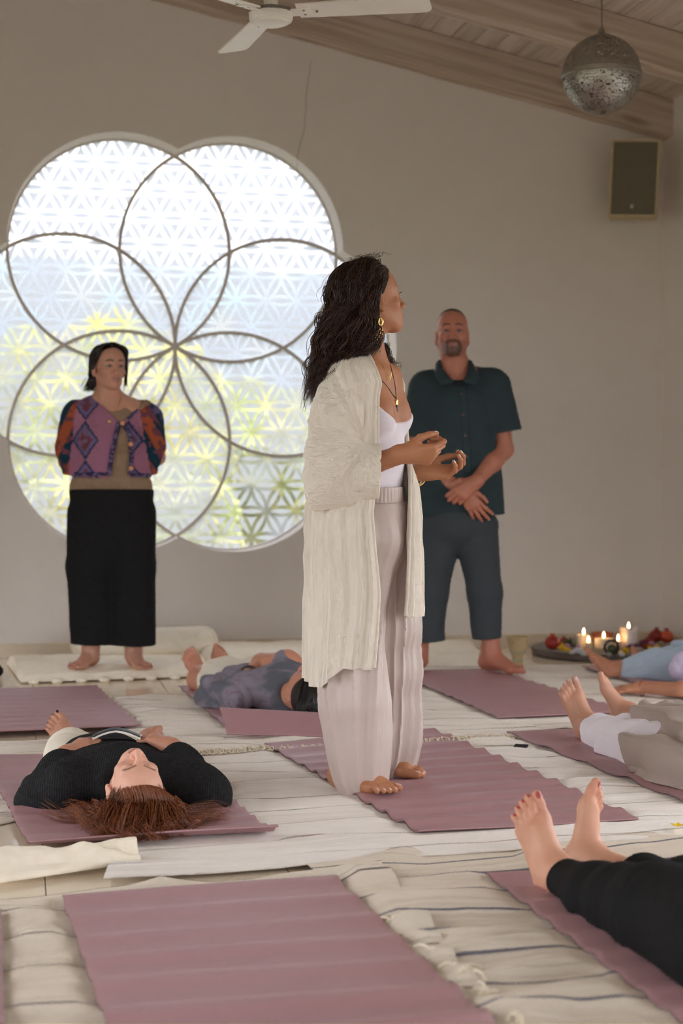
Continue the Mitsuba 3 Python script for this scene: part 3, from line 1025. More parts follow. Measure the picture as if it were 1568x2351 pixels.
class Foot:
    """o: the ankle joint; f heel to toe; u from sole to shin"""

    def __init__(self, o, f, u, left=False, s=1.0):
        f = unit(f)
        u = unit(np.asarray(u, float) - f * (f @ np.asarray(u, float)))
        m = np.cross(u, f) * (-1 if left else 1)
        self.o, self.B, self.s, self.nails = np.asarray(o, float), np.array([f, m, u]), s, []

    def w(self, a, b, c):
        return self.o + self.s * (np.array([a, b, c]) @ self.B)

    def build(self, F, splay=0.0):
        s, w, B = self.s, self.w, self.B
        F.cap(w(0, 0, .02), w(-.004, 0, -.012), .035 * s, .034 * s, .02 * s)
        F.ell(w(-.032, -.002, -.043), np.array([.034, .03, .031]) * s, B, .025 * s)
        F.cap(w(-.038, 0, .03), w(-.046, 0, -.03), .012 * s, .016 * s, .025 * s)
        F.cap(w(-.015, -.012, -.048), w(.105, -.03, -.058), .025 * s, .0155 * s, .02 * s)
        F.cap(w(-.005, .01, -.022), w(.12, .022, -.053), .027 * s, .02 * s, .02 * s)
        F.cap(w(.01, .002, -.005), w(.105, .004, -.047), .03 * s, .022 * s, .025 * s)
        F.ell(w(.118, .024, -.057), np.array([.026, .021, .0175]) * s, B, .015 * s)
        F.ell(w(.108, -.024, -.06), np.array([.026, .022, .0145]) * s, B, .015 * s)
        for q, h in ((1, .012), (-1, .002)):
            F.ell(w(-.002, q * .031, h), np.array([.013, .009, .014]) * s, B, .012 * s)
        # big toe
        tip = w(.181, .027 + splay, -.058)
        F.cap(w(.13, .028, -.056), w(.16, .029 + splay * .6, -.059), .0155 * s, .0132 * s, .008 * s)
        F.cap(w(.158, .029 + splay * .6, -.058), tip, .0138 * s, .0118 * s, .004 * s)
        f, m, u = B
        self.nails.append((tip + u * .0105 * s - f * .001 * s, u, f, .0085 * s))
        for i, (st, x, y) in enumerate(((.132, .183, .0055), (.127, .174, -.012), (.12, .163, -.0275), (.11, .148, -.0415))):
            r = (.0092, .0088, .0083, .0082)[i]
            y0 = y * .88 + .001
            mid = w((st + x) / 2 + .004, y - splay * .2, -.0515)
            tip = w(x - .003, y - splay * .3, -.0635)
            F.cap(w(st - .015, y0, -.055), mid, (r + .001) * s, r * s, .006 * s)
            F.cap(mid, tip, r * s, (r + .0002) * s, .003 * s)
            self.nails.append((tip + u * .0075 * s + f * .004 * s, unit(u + f * .5), unit(f - u * .5), .0052 * s))
        return self

    def paint(self, P, col, nail):
        return paint_nails(P, col, self.nails, nail)


scene['eyeball'] = {'type': 'twosided', 'bsdf': {'type': 'principled', 'base_color': VC, 'roughness': 0.15, 'specular': 0.5}}
scene['skin'] = {'type': 'twosided', 'bsdf': {'type': 'bumpmap', 'arbitrary': proc(lambda p, n, uv: fbm(p.x * 420, p.y * 420, p.z * 420, 2), 6e-4), 'scale': 0.0004,
                                                'bsdf': {'type': 'principled', 'base_color': VC, 'roughness': 0.48, 'specular': 0.4}}}
SK1, SK2, SK3, SK4 = srgb(170, 114, 82), srgb(196, 138, 112), srgb(196, 150, 122), srgb(216, 164, 140)


def skin_base(P, tone):
    n = nfbm(P * 22, 3, 4)[:, None]
    return np.asarray(tone) * (0.93 + 0.14 * n) * (1 + (nfbm(P * 9, 2, 8)[:, None] - .5) * np.array([.08, -.06, -.08]))


def around(c, r):
    c = np.asarray(c, float)
    return c - r, c + r


# ------------------------------------------------------------------ cloth
def ridges(t, seed=0):
    """soft pleats: a number 0..1 with rounded crests and tight valleys"""
    n = meshkit.noise(np.stack([t, t * 0 + seed, t * 0], -1), seed)
    return 1 - np.abs(2 * n - 1)**0.8


def pleats(p, k, w, seed=0):
    """pleats that close around the body: p the angle, w its warp"""
    n = meshkit.noise(np.stack([np.cos(p + w) * k, np.sin(p + w) * k, np.asarray(w) * .3 + 0 * p], -1), seed)
    return 1 - np.abs(2 * n - 1)**.8


def loft(rows, nv, nu, phi0=None, phi1=None, fold=None):
    """a tube of elliptic rows (y px, centre px, half-width px, depth, half-depth m), from top to bottom; phi -90 faces the camera, 180 is left in the picture.
    phi0, phi1: the arc (functions of t) of an open cloth. fold(phi, t) in metres moves points outward."""
    r = spline(rows, nv)
    t = np.linspace(0, 1, nv)
    closed = phi0 is None
    a0 = np.full(nv, -math.pi) if closed else phi0(t)
    a1 = np.full(nv, math.pi) if closed else phi1(t)
    P = np.zeros((nv, nu, 3))
    s = np.arange(nu) / (nu if closed else nu - 1)
    for i in range(nv):
        y, cx, rx, d, rd = r[i]
        phi = a0[i] + (a1[i] - a0[i]) * s
        f = 0 if fold is None else fold(phi, np.full(nu, t[i]))
        c = V(cx, y, d)
        k = d / FPX
        P[i, :, 0] = c[0] + (rx * k + f) * np.cos(phi)
        P[i, :, 1] = c[1] + (rd + f) * np.sin(phi)
        P[i, :, 2] = c[2]
    return P


def solid(P):
    """a closed tube of rows with its ends capped"""
    nv, nu = P.shape[:2]
    v = np.vstack([P.reshape(-1, 3), P[0].mean(0)[None], P[-1].mean(0)[None]])
    i = np.arange(nu)
    j = (i + 1) % nu
    n = nv * nu
    f = np.vstack([grid_faces(nv, nu, True), np.stack([i * 0 + n, j, i], 1), np.stack([i * 0 + n + 1, (nv - 1) * nu + i, (nv - 1) * nu + j], 1)])
    m = trimesh.Trimesh(v, f, process=False)
    return m


def gauze(p, n, uv):
    return 0.7 * fbm(p.x * 60 + p.z * 50, p.y * 60, p.z * 300, 2) + 0.45 * fbm(p.x * 330, p.y * 330, p.z * 70, 2)


def cloth_mat(key, base, rough=0.8, var=0.06, bump=None, bs=0.0015, sheen=0.2, spec=0.2):
    base = np.asarray(base)
    lo, hi = [float(x) for x in base * (1 - var)], [float(x) for x in np.minimum(base * (1 + var), 1)]
    mat(key, lambda p, n, uv: mix(mi.Color3f(*lo), mi.Color3f(*hi), fbm(p.x * 25, p.y * 25, p.z * 25, 3)), rough, spec, sheen=sheen,
        bump=bump or (lambda p, n, uv: fbm(p.x * 500, p.y * 500, p.z * 500, 2)), bump_scale=bs, eps=6e-4)


cloth_mat('gauze_cream', srgb(224, 215, 201), 0.85, 0.04, gauze, 0.0075)
cloth_mat('satin_beige', srgb(188, 172, 165), 0.38, 0.03, bs=0.0003, sheen=0.4, spec=0.45)
cloth_mat('white_jersey', srgb(222, 214, 222), 0.7, 0.02, bs=0.0004)
mat('gold', (0.83, 0.6, 0.25), 0.25, metallic=1.0)
mat('silver', (0.7, 0.7, 0.72), 0.25, metallic=1.0)
mat('cord', srgb(70, 46, 32), 0.7)
mat('horn', srgb(24, 34, 34), 0.2, 0.6)


def hair_mat(key, lo, hi, rough=0.35):
    mat(key, lambda p, n, uv: mix(mi.Color3f(*lo), mi.Color3f(*hi), cell_rand(dr.floor(uv.x * 500), 1.0, 2.0)), rough, 0.5)


hair_mat('hair_dark', srgb(24, 16, 14), srgb(74, 45, 33))
mat('hair_core', (0.010, 0.007, 0.006), 0.7, 0.2)
hair_mat('hair_red', srgb(74, 36, 18), srgb(142, 78, 40))
hair_mat('hair_black', srgb(18, 15, 14), srgb(36, 28, 25))


def strands(paths, r0, r1=None, sides=4):
    ms, uv = [], []
    for i, P in enumerate(paths):
        k = len(P)
        rr = np.interp(np.linspace(0, 1, k), [0, .15, .7, 1], [r0 * .1, r0, r0, (r1 or r0 * .3)])
        m = tube(P, rr, sides, cap=False)
        ms.append(m)
        uv.append(np.full(len(m.vertices), ((i * 37) % 501 + .5) / 501))
    u = np.concatenate(uv)
    return cat(ms), np.stack([u, u], 1)


def curl(path, n, amp, turns, rnd, start=0.15):
    """a hanging lock: the path with a helix that grows from its root"""
    P = spline(path, n)
    t = np.linspace(0, 1, n)
    T_ = np.gradient(P, axis=0)
    T_ /= np.linalg.norm(T_, axis=1, keepdims=True)
    a = np.cross(T_, [0.3, 0.5, 0.8])
    a /= np.linalg.norm(a, axis=1, keepdims=True)
    b = np.cross(T_, a)
    ph = rnd.uniform(0, 6.28) + turns * 2 * math.pi * t**1.15
    A = (amp * np.clip((t - start) / (1 - start), 0, 1)**.8)[:, None]
    return P + A * (np.cos(ph)[:, None] * a + np.sin(ph)[:, None] * b)
# ------------------------------------------------------------------ the woman in the cream kimono
def make_woman():
    r = np.random.default_rng(11)
    me = thing('person', 'woman with long dark curls standing in a cream gauze kimono, seen in profile', 'person')
    D = 5.17
    Fw, S = np.array([math.cos(.44), -math.sin(.44), 0]), np.array([math.sin(.44), math.cos(.44), 0])
    TM = np.array([Fw, S, UZ])
    b, pt = math.radians(28), math.radians(10)
    hd = Head(V(850, 686, 5.15), (math.cos(b) * math.cos(pt), math.sin(b) * math.cos(pt), math.sin(pt)), (-math.sin(pt) * math.cos(b), 0, 1), s=1.01, wide=.97)

    def torso(F, g=0.0):
        ch, be, pe = V(836, 925, D), V(850, 1075, D), V(846, 1190, D)
        F.ell(ch, (.098 + g, .15 + g, .15 + g), TM, .05)
        F.ell(V(850, 1000, D), (.088 + g, .13 + g, .12 + g), TM, .05)
        F.ell(be, (.092 + g, .128 + g, .13 + g), TM, .05)
        F.ell(pe, (.088 + g, .12 + g, .12 + g), TM, .05)
        bz = V(836, 955, D)
        for q, o in ((-1, .075), (1, .07)):
            c = bz + S * q * .07 + Fw * o
            F.ell(c, (.05 + g, .056 + g, .055 + g), TM, .025)
            F.cap(c + [0, 0, .005], ch + S * q * .09 + Fw * .05 + [0, 0, .09], .04 + g, .035 + g, .04)
        return ch
    # ---- skin
    B = Field()
    ch = torso(B)
    hd.build(B)
    neck = V(842, 830, D)
    B.cap(hd.w(0, -.022, -.055), neck, .05, .053, .03)
    B.cap(neck + [0, 0, -.005], V(842, 850, D), .055, .075, .04)
    shn, shf = neck - S * .15 - [0, 0, .088], neck + S * .15 - [0, 0, .085]
    B.cap(neck - [0, 0, .03], shn, .04, .046, .04).cap(neck - [0, 0, .03], shf, .04, .046, .04)
    eln, wrn = V(768, 1092, 4.99), V(931, 1041, 4.94)
    elf, wrf = V(868, 1090, 5.47), V(974, 1084, 5.30)
    B.cap(shn, eln, .046, .037, .03).cap(eln, eln * .6 + wrn * .4, .037, .036, .015).cap(eln * .6 + wrn * .4, wrn, .036, .0245, .015)
    B.cap(shf, elf, .046, .037, .03).cap(elf, elf * .6 + wrf * .4, .037, .035, .015).cap(elf * .6 + wrf * .4, wrf, .035, .0235, .015)
    hn = Hand(wrn, (1, .08, -.03), (.05, .85, .55), s=.95)
    hn.build(B, curls=((38, 88, 55), (52, 80, 45), (60, 80, 40), (66, 75, 40)), thumb=((.62, .62, .3), (.9, .12, .42), (.88, -.12, .5)))
    hf = Hand(wrf, (1, .0, .02), (-.12, -.55, .85), left=True, s=.95)
    hf.build(B, curls=((26, 62, 42), (32, 58, 32), (38, 50, 28), (44, 44, 24)), thumb=((.72, .4, .4), (.95, .08, .28), (.97, -.05, .22)), spread=8)
    mn, mf = V(846, 1210, D) - S * .08, V(846, 1210, D) + S * .08
    fn = Foot(V(795, 1796, 5.06), (.82, -.57, 0), UZ, s=.97)
    fn.o[2] = .030 + .077 * .97
    ff = Foot(V(875, 1768, 5.33), (.74, -.66, 0), UZ, left=True, s=.97)
    ff.o[2] = .030 + .077 * .97
    kn, kf = V(802, 1500, 5.07), V(875, 1495, 5.30)
    B.chain([mn, kn, fn.o + [0, 0, .02]], [.07, .056, .036], .04).chain([mf, kf, ff.o + [0, 0, .02]], [.07, .056, .036], .04)
    fn.build(B)
    ff.build(B)
    boxes = [(*around(hd.w(0, .02, -.02), .15), .0028), (*around(hn.w(.08, 0, .02), .115), .0022), (*around(hf.w(.08, 0, .02), .115), .0022),
             (*around(fn.w(.06, 0, -.03), .15), .003), (*around(ff.w(.06, 0, -.03), .15), .003)]
    m = B.mesh(.009, fine=boxes)
    P = m.vertices
    col = skin_base(P, SK1)
    hd.paint(P, col, lip=(.36, .12, .1))
    nail = (.75, .6, .58)
    hn.paint(P, col, nail), hf.paint(P, col, nail)
    fn.paint(P, col, (.62, .4, .35)), ff.paint(P, col, (.62, .4, .35))
    put(me, 'body', m, 'skin', smooth=True, color=col)
    hd.eye_meshes(me)
    for q in (-1, 1):                                        # lashes
        ms = []
        for a in np.linspace(-.012, .013, 12):
            p0 = hd.w(q * (.031 + a), .0855 - 18 * a * a, .001)
            ms.append(tube(np.array([p0, p0 + hd.s * np.array([0, .006, .0005]) @ hd.M, p0 + hd.s * np.array([0, .0095, .003]) @ hd.M]), [.0006, .0005, .0002], 4))
        put(me, 'eyelash', cat(ms), 'hair_black', uv=np.zeros((sum(len(x.vertices) for x in ms), 2)), kind='stuff')
    # ---- white top
    A = Field()
    torso(A, .006)
    nk = ch + Fw * .12 + [0, 0, .005]
    A.ell(nk, (.085, .125, .066), TM, .012, True)
    for q in (-1, 1):
        A.cap(ch + S * q * .085 + Fw * .09 + [0, 0, .02], ch + S * q * .1 + Fw * .02 + [0, 0, .19], .014, .012, .01)
    top = A.mesh(.0045, cut=[((0, 0, V(0, 936, D)[2]), (0, 0, 1)), ((0, 0, V(0, 1122, D)[2]), (0, 0, -1))],
                 disp=lambda p: .0025 * (nfbm(p * [10, 10, 45], 2, 2) - .5))
    put(me, 'top', top, 'white_jersey', smooth=True, label='white fitted camisole top')

    # ---- trousers: waistband, two draped legs
    wb = loft([(1118, 858, 66, D, .112), (1130, 857, 67.5, D, .115), (1146, 856, 69, D, .118), (1154, 856, 69, D, .116)], 14, 160,
              fold=lambda p, t: .0022 * np.sin(p * 46) * np.sin(t * 3))
    put(me, 'waistband', sheet(wb, .003, True), 'satin_beige', smooth=True, label='gathered beige satin waistband')

    TR = Field()
    TR.ell(V(858, 1185, D), (.098, .13, .10), TM, .05)
    TR.cap(V(858, 1150, D), V(858, 1240, D), .09, .12, .04)
    nr = [(1240, 838, 5.11, .095), (1340, 820, 5.11, .090), (1440, 812, 5.105, .088), (1540, 810, 5.09, .091), (1620, 814, 5.075, .094), (1700, 821, 5.07, .085), (1760, 826, 5.065, .074), (1795, 830, 5.06, .06), (1812, 832, 5.055, .052)]
    fr_ = [(1240, 885, 5.23, .085), (1340, 892, 5.26, .085), (1440, 897, 5.28, .08), (1540, 898, 5.29, .080), (1640, 900, 5.30, .080), (1700, 900, 5.30, .076), (1742, 897, 5.31, .064), (1764, 893, 5.315, .05)]
    for rows_, k_ in ((nr, .05), (fr_, .05)):
        TR.chain([V(x, y, d) for y, x, d, q in rows_], [q for y, x, d, q in rows_], k_)
    zs = np.array([V(x, y, d) for y, x, d, q in nr])
    zf = np.array([V(x, y, d) for y, x, d, q in fr_])
    zc, z0 = V(858, 1150, D)[2], V(832, 1825, 5.05)[2]

    def drape(p):
        t = np.clip((zc - p[:, 2]) / (zc - z0), 0, 1)
        g = lambda A, k: np.interp(-p[:, 2], -A[:, 2], A[:, k])
        dn = (p[:, 0] - g(zs, 0))**2 + (p[:, 1] - g(zs, 1))**2
        df = (p[:, 0] - g(zf, 0))**2 + (p[:, 1] - g(zf, 1))**2
        out = np.zeros(len(p))
        wn = 1 / (1 + np.exp((dn - df) / .006))
        for A, wt, sd in ((zs, wn, 2), (zf, 1 - wn, 5)):
            ang = np.arctan2(p[:, 1] - g(A, 1), p[:, 0] - g(A, 0))
            w = 1.0 * t**2 * np.sin(ang + 1.0) + .9 * t * t
            a_ = .013 + .020 * np.sin(math.pi * np.clip(t * .96, 0, 1))
            f = a_ * (pleats(ang, 1.9, w, sd) - .62) + .18 * a_ * (pleats(ang, 4.0, 1.4 * w + .3, sd + 1) - .5)
            out += wt * f
        return -out * np.clip(t * 9, .15, 1)
    m = TR.mesh(.0048, disp=drape, band=.06, cut=[((0, 0, V(0, 1151, D)[2]), (0, 0, 1)), (V(832, 1822, 5.05), (.06, 0, -1)), (V(900, 1789, 5.3), (0, .0, -1))] if False else [((0, 0, V(0, 1151, D)[2]), (0, 0, 1))])
    put(me, 'trousers', m, 'satin_beige', smooth=True, label='loose beige satin harem trousers')

    # ---- kimono
    def ph0(t):                                             # near front edge, the camera's side
        return np.radians(np.interp(t, [0, .09, .18, .32, .45, .545, .636, .727, .82, 1], [-95, -84, -74, -67, -71, -73, -80, -78, -75, -80]))

    def ph1(t):                                             # far front edge
        return np.radians(np.interp(t, [0, .2, .32, .42, .5, .545, .6, .68, .78, 1], [55, 27, 15, 14, 14, 8, -6, -21, -31, -37])) + 2 * math.pi * 0

    rows = [(812, 845, 40, 5.17, .066), (824, 838, 66, 5.165, .125), (844, 828, 92, 5.16, .195), (880, 830, 102, 5.155, .222), (920, 828, 101, 5.16, .215), (1000, 828, 111, 5.165, .20), (1100, 828, 119, 5.17, .20), (1200, 828, 124, 5.17, .215),
            (1300, 831, 127, 5.17, .232), (1400, 832, 128, 5.17, .24), (1500, 831, 129, 5.17, .24), (1575, 831, 129, 5.17, .24)]
    nv, nu = 180, 330
    rr = spline(rows, nv)
    t = np.linspace(0, 1, nv)
    a0, a1 = ph0(t), ph1(t)
    s = np.linspace(0, 1, nu)
    P = np.zeros((nv, nu, 3))
    hem_phi = np.radians([-400, -330, -300, -262, -215, -180, -150, -120, -105, -96, -90, -82, -70])
    hem_y = np.array([1398, 1425, 1420, 1470, 1545, 1562, 1578, 1545, 1505, 1488, 1512, 1520, 1502])
    for i in range(nv):
        phi = a0[i] + (a1[i] - 2 * math.pi - a0[i]) * s      # from the near edge round the back to the far edge
        hem = np.interp(phi, hem_phi, hem_y)
        y0 = rr[i, 0]
        y = 812 + (y0 - 812) * (hem - 812) / (1575 - 812)
        q = np.stack([np.interp(y, rr[:, 0], rr[:, k]) for k in range(1, 5)], 1)
        edge = np.exp(-(s / .05)**2) + np.exp(-((1 - s) / .05)**2)
        psi = -1.2 - 5.4 * s                                  # folds follow the cloth
        w = .35 * np.sin(2.2 * t[i] + 2 * psi) + .5 * (nfbm(np.stack([psi * .8, psi * 0 + t[i] * 2.2, psi * 0], 1), 2, 3) - .5)
        amp = .003 + .044 * min(1, max(0, t[i] - .08) * 1.6)
        f = amp * (.8 + .5 * edge) * (ridges(psi * 3.1 + w + 7, 4) - .42) + .40 * amp * (ridges(psi * 8 + 2.2 * w + .8 * t[i], 6) - .5) + .004 * (nfbm(np.stack([psi * 9, psi * 0 + t[i] * 14, psi * 0], 1), 2, 2) - .5) + .014 * t[i] * (nfbm(np.stack([psi * 2.5, psi * 0 + t[i] * 6, psi * 0 + 4], 1), 2, 5) - .5)
        f = f + .013 * np.exp(-((s - .07) / .07)**2) * min(1, t[i] * 5) * (ridges(psi * 9 + 2.5 * w, 9) - .5)
        f = np.maximum(f - .008 * edge * min(1, t[i] * 3), -.006) - .006 * min(1, t[i] * 2)
        k = q[:, 2] / FPX
        c0 = np.array([V(0, yy, d_) for yy, d_ in zip(y[::30], q[::30, 2])])
        z = np.interp(np.arange(nu), np.arange(nu)[::30], c0[:, 2])
        P[i, :, 0] = (q[:, 0] - CX) * k + (q[:, 1] * k + f) * np.cos(phi)
        P[i, :, 1] = q[:, 2] + (q[:, 3] + f) * np.sin(phi)
        P[i, :, 2] = z
    body_k = sheet(P, .004)
    # collar band along the front edges
    put(me, 'kimono', body_k, 'gauze_cream', smooth=True, label='long open cream crinkled gauze kimono')
    for nm, j, jn in (('near', 0, 6), ('far', nu - 1, nu - 7)):
        e = P[:, j] + (P[:, j] - P[:, jn]) * .1
        band = tube(e[2:int(nv * .995)], .006, 8)
        put(me, 'kimono__edge_band', band, 'gauze_cream', smooth=True)
    # sleeve of the near arm: wide, hanging under the elbow, open at the cuff

    def sleeve(F, g):
        F.cap(V(822, 872, 5.07), V(800, 885, 5.03), .036 + g, .055 + g, .05)
        F.cap(V(800, 880, 5.03), V(776, 950, 5.01), .060 + g, .076 + g, .05)
        F.cap(V(776, 950, 5.01), V(764, 1040, 4.99), .076 + g, .078 + g, .05)
        F.cap(V(764, 1040, 4.99), V(768, 1092, 4.985), .078 + g, .08 + g, .04)
        F.ell(V(752, 1112, 4.99), np.array([.066, .06, .068]) + g, None, .04)
        F.cap(V(774, 1090, 4.985), V(892, 1080, 4.955), .083 + g, .078 + g, .04)
        F.ell(V(724, 1146, 5.0), np.array([.024, .03, .034]) + g, None, .04)
    SL_ = Field()
    sleeve(SL_, 0)
    SL_.ell(V(792, 935, 5.10), (.082, .09, .14), None, .06)

    def folds(p):
        u = (p[:, 0] - V(700, 0, 5)[0]) / .25
        zz = (p[:, 2] - V(0, 1090, 5)[2])
        # creases fan out from the bend of the elbow on the upper side
        c = V(838, 1018, 4.98)
        ang = np.arctan2(p[:, 2] - c[2], p[:, 0] - c[0])
        dist = np.hypot(p[:, 2] - c[2], p[:, 0] - c[0])
        fan = (ridges(ang * 4.2 + 1.2 * nfbm(p * 6, 2, 3), 2) - .5) * np.exp(-((dist - .10) / .10)**2) * .020 * np.clip((dist - .025) / .04, 0, 1)
        s_ = (p[:, 0] - V(806, 0, 5)[0]) * 1.0 + .25 * (p[:, 2] - V(0, 900, 5)[2])
        hang = np.clip((p[:, 2] - V(0, 1030, 5)[2]) / .12, 0, 1)
        return -fan - .020 * hang * (ridges(s_ * 26 + .8 * nfbm(p * 5, 2, 1), 8) - .5) + .003 * (nfbm(p * [20, 20, 34], 2, 5) - .5) + .010 * (nfbm(p * [9, 9, 14], 2, 9) - .5)
    SL_.cap(V(868, 1080, 4.957), V(960, 1078, 4.945), .064, .074, .004, True)
    cutn = unit([1, 0, -.04])
    sl = SL_.mesh(.0042, disp=folds, cut=[(V(873, 1085, 4.966), cutn)])
    put(me, 'kimono__sleeve', sl, 'gauze_cream', smooth=True)
    # far sleeve, mostly hidden
    S2 = Field().cap(V(885, 872, 5.31), V(875, 1000, 5.38), .06, .07, .04).cap(V(875, 1000, 5.38), V(872, 1095, 5.44), .07, .08, .04).cap(V(872, 1095, 5.44), V(925, 1090, 5.38), .07, .055, .04)
    S2.cap(V(920, 1090, 5.385), V(960, 1088, 5.33), .042, .05, .004, True)
    put(me, 'kimono__sleeve', S2.mesh(.006, disp=folds, cut=[(V(934, 1090, 5.38), (1, -.5, 0))]), 'gauze_cream', smooth=True)
    # loose tie loops hanging at the near front
    tie = spline([V(846, 1200, 4.95), V(838, 1260, 4.945), V(845, 1330, 4.94), V(842, 1400, 4.94), V(838, 1432, 4.935), V(846, 1468, 4.935), V(840, 1472, 4.93), V(836, 1440, 4.93), V(834, 1400, 4.935)], 60)
    w = np.array([0, .006, 0]) + np.array([.005, 0, 0])
    put(me, 'kimono__tie', sheet(np.stack([tie - w, tie - w * .3, tie + w * .3, tie + w], 1), .003), 'gauze_cream', smooth=True)

    # ---- hair
    H = Field()
    H.ell(hd.w(0, -.016, .04), np.array([.0775, .098, .081]) * hd.s, hd.M, .02)
    H.ell(hd.w(0, -.05, -.02), np.array([.068, .055, .075]) * hd.s, hd.M, .04)
    H.cap(V(806, 700, 5.15), V(778, 790, 5.15), .045, .05, .05).cap(V(778, 790, 5.15), V(756, 850, 5.14), .048, .025, .05)
    # the camera's side covers the ear
    H.cap(hd.w(.034, -.05, .02), hd.w(.04, -.055, -.09), .032, .032, .04)
    hp = hd.w(0, .066, .075)
    nrm = np.array([0, .100, -.074]) @ hd.M
    core = H.mesh(.005, cut=[(hp, nrm)], disp=lambda p: .008 * (nfbm(p * [40, 40, 14], 3, 4) - .5))
    put(me, 'hair', core, 'hair_core', smooth=True, uv=np.full((len(core.vertices), 2), .1), label='long dark brown curls')
    paths = []
    esc = np.array([.079, .101, .084])
    for clump in range(4000):
        if len(paths) >= 3100:
            break
        d = unit(r.normal(size=3))
        q = np.array([0, -.016, .04]) + d * np.array([.078, .098, .082])
        if q[1] > .066 - (.083 - q[2]) * .74 or q[2] < -.03:
            continue
        back = np.clip((.07 - q[1]) / .17, 0, 1)              # 0 at the brow, 1 at the nape
        side = q[0] / .078                                    # +1 towards the camera
        u = np.clip(.95 - back * .95 + r.normal(0, .2), 0, 1)
        if r.random() < .3:
            u = r.uniform(0, .45)
        on = lambda v, k: hd.w(*(np.array([0, -.016, .04]) + unit(v) * esc * k))
        k = 1.03 + r.uniform(0, .36) * (.3 + .7 * back)
        sg_ = 1.0 if side > r.normal(0, .12) - .1 else -1.0    # the parting
        pts = [on(d, 1.015)]
        v_ = d
        for step in range(5):
            if v_[2] < (-.08 if v_[1] < -.15 else -.32):
                break
            v_ = unit(v_ + np.array([.30 * sg_ * (1 - abs(v_[0])), -.26 - .1 * r.random() - .22 * max(0, v_[1]), -.30 - .16 * step + .18 * max(0, v_[1])]))
            pts.append(on(v_, min(k, 1.02 + (k - 1.02) * (step + 1) / 3)))
        w_ = sg_ * (.085 + .06 * abs(side)) * r.uniform(.6, 1.08)
        ed = 5.15 - w_ * (1 - .3 * (1 - u)) + r.normal(0, .015)
        mx = min(738 + 138 * u + r.normal(0, 5), 864)
        pts.append(V(mx, 776 - 8 * (1 - u) + r.normal(0, 12), 5.15 - w_))
        pts.append(V(719 + 121 * u + r.normal(0, 9), 904 - 114 * u + r.normal(0, 15), ed))
        A_, tn, sd = r.uniform(.009, .0175), r.uniform(3.0, 4.8), int(r.integers(1 << 30))
        for j in range(9):
            o = r.normal(0, .0024, 3)
            paths.append(curl([p_ + o * (.6 + .5 * i_) for i_, p_ in enumerate(pts)], 50, A_ * r.uniform(.85, 1.15), tn * r.uniform(.98, 1.02), np.random.default_rng(sd), .28))
    for c in range(75):                                       # swept back from the hairline over the ear
        z = r.uniform(-.035, .088)
        y = .064 + .74 * (z - .075)
        x = .0785 * math.sqrt(max(.02, 1 - ((y + .016) / .098)**2 - ((z - .04) / .081)**2))
        e_ = r.uniform(0, 1)
        pts = [hd.w(x * .97, y, z), hd.w(min(x * 1.04 + .003, .084), y - .035, z - .004), hd.w(.092, y - .075, z * .6 - .02), V(862 - 40 * e_, 755 + 10 * e_, 5.04), V(852 - 45 * e_ + r.normal(0, 6), 792 + 22 * e_ + r.normal(0, 8), 5.03)]
        A_, tn, sd = r.uniform(.006, .013), r.uniform(2.2, 3.6), int(r.integers(1 << 30))
        for j in range(9):
            o = r.normal(0, .0024, 3)
            paths.append(curl([p_ + o * (.5 + .5 * i_) for i_, p_ in enumerate(pts)], 44, A_, tn, np.random.default_rng(sd), .3))
    for i in range(26):                                       # the lock on the far shoulder
        a = V(884 + r.normal(0, 4), 785, 5.24)
        e = V(r.uniform(893, 922), r.uniform(835, 872), 5.22)
        paths.append(curl([a, V(893 + r.normal(0, 4), 815, 5.24), e], 40, r.uniform(.005, .01), r.uniform(2, 3.5), r, .05))
    m, uv = strands(paths, .00105, .0004, 3)
    put(me, 'hair__locks', m, 'hair_dark', smooth=True, uv=uv, kind='stuff')
    fine = []
    for i in range(260):                                      # flyaways
        k = paths[r.integers(0, 700)]
        j = r.integers(4, 14)
        o = r.normal(0, .006, 3)
        fine.append(k[j:j + 24:2] + np.outer(np.linspace(0, 1, len(k[j:j + 24:2])), o * 3) + o * .5)
    for i in range(70):
        q = np.array([r.normal(0, .03), r.uniform(-.06, .05), .118])
        p0 = hd.w(*q)
        fine.append(spline([p0, p0 + [r.normal(0.01, .008), r.normal(0, .01), .012], p0 + [r.normal(.008, .014), r.normal(0, .015), r.uniform(.004, .020)]], 10))
    m, uv = strands(fine, .0006, .0003, 3)
    put(me, 'hair__flyaway', m, 'hair_dark', smooth=True, uv=uv, kind='stuff')

    # ---- jewellery
    e0 = V(874, 738, 5.035)
    ring = [e0 + .010 * np.array([.55 * math.cos(a), 0, 1.15 * math.sin(a)]) for a in np.linspace(1.9, 1.9 + 2 * math.pi, 28)]
    ms = [tube(np.array(ring), .0024 + .0016 * np.sin(np.linspace(0, math.pi, 28)), 8)]
    for i, (px, py) in enumerate([(872, 757), (877, 759), (868, 762), (873, 766), (878, 768), (865, 770), (870, 774), (861, 775), (866, 780)]):
        c = V(px, py, 5.03)
        s_ = trimesh.creation.icosphere(2, .0022)
        s_.apply_translation(c)
        ms += [s_, tube(np.array([c, c + [.001, 0, .006]]), .0008, 4)]
    put(me, 'earring', cat(ms), 'gold', smooth=True, label='dangling gold earring')

    def on_skin(pts, n, off=.002):
        q = spline([(x, y, 0) for x, y in pts], n)
        return np.array([hit(B, x, y, 4.9, 5.4) + [0, -off, 0] for x, y, _ in q])
    a = on_skin([(838, 818), (862, 858), (886, 884), (903, 908)], 30)
    b_ = on_skin([(890, 815), (898, 845), (906, 880), (909, 908)], 24)
    end = hit(B, 910, 915, 4.9, 5.4) + [0, -.006, 0]
    put(me, 'necklace', cat([tube(np.vstack([a, end]), .0016, 6), tube(np.vstack([b_, end]), .0014, 6)]), 'cord', smooth=True, label='brown cord necklace')
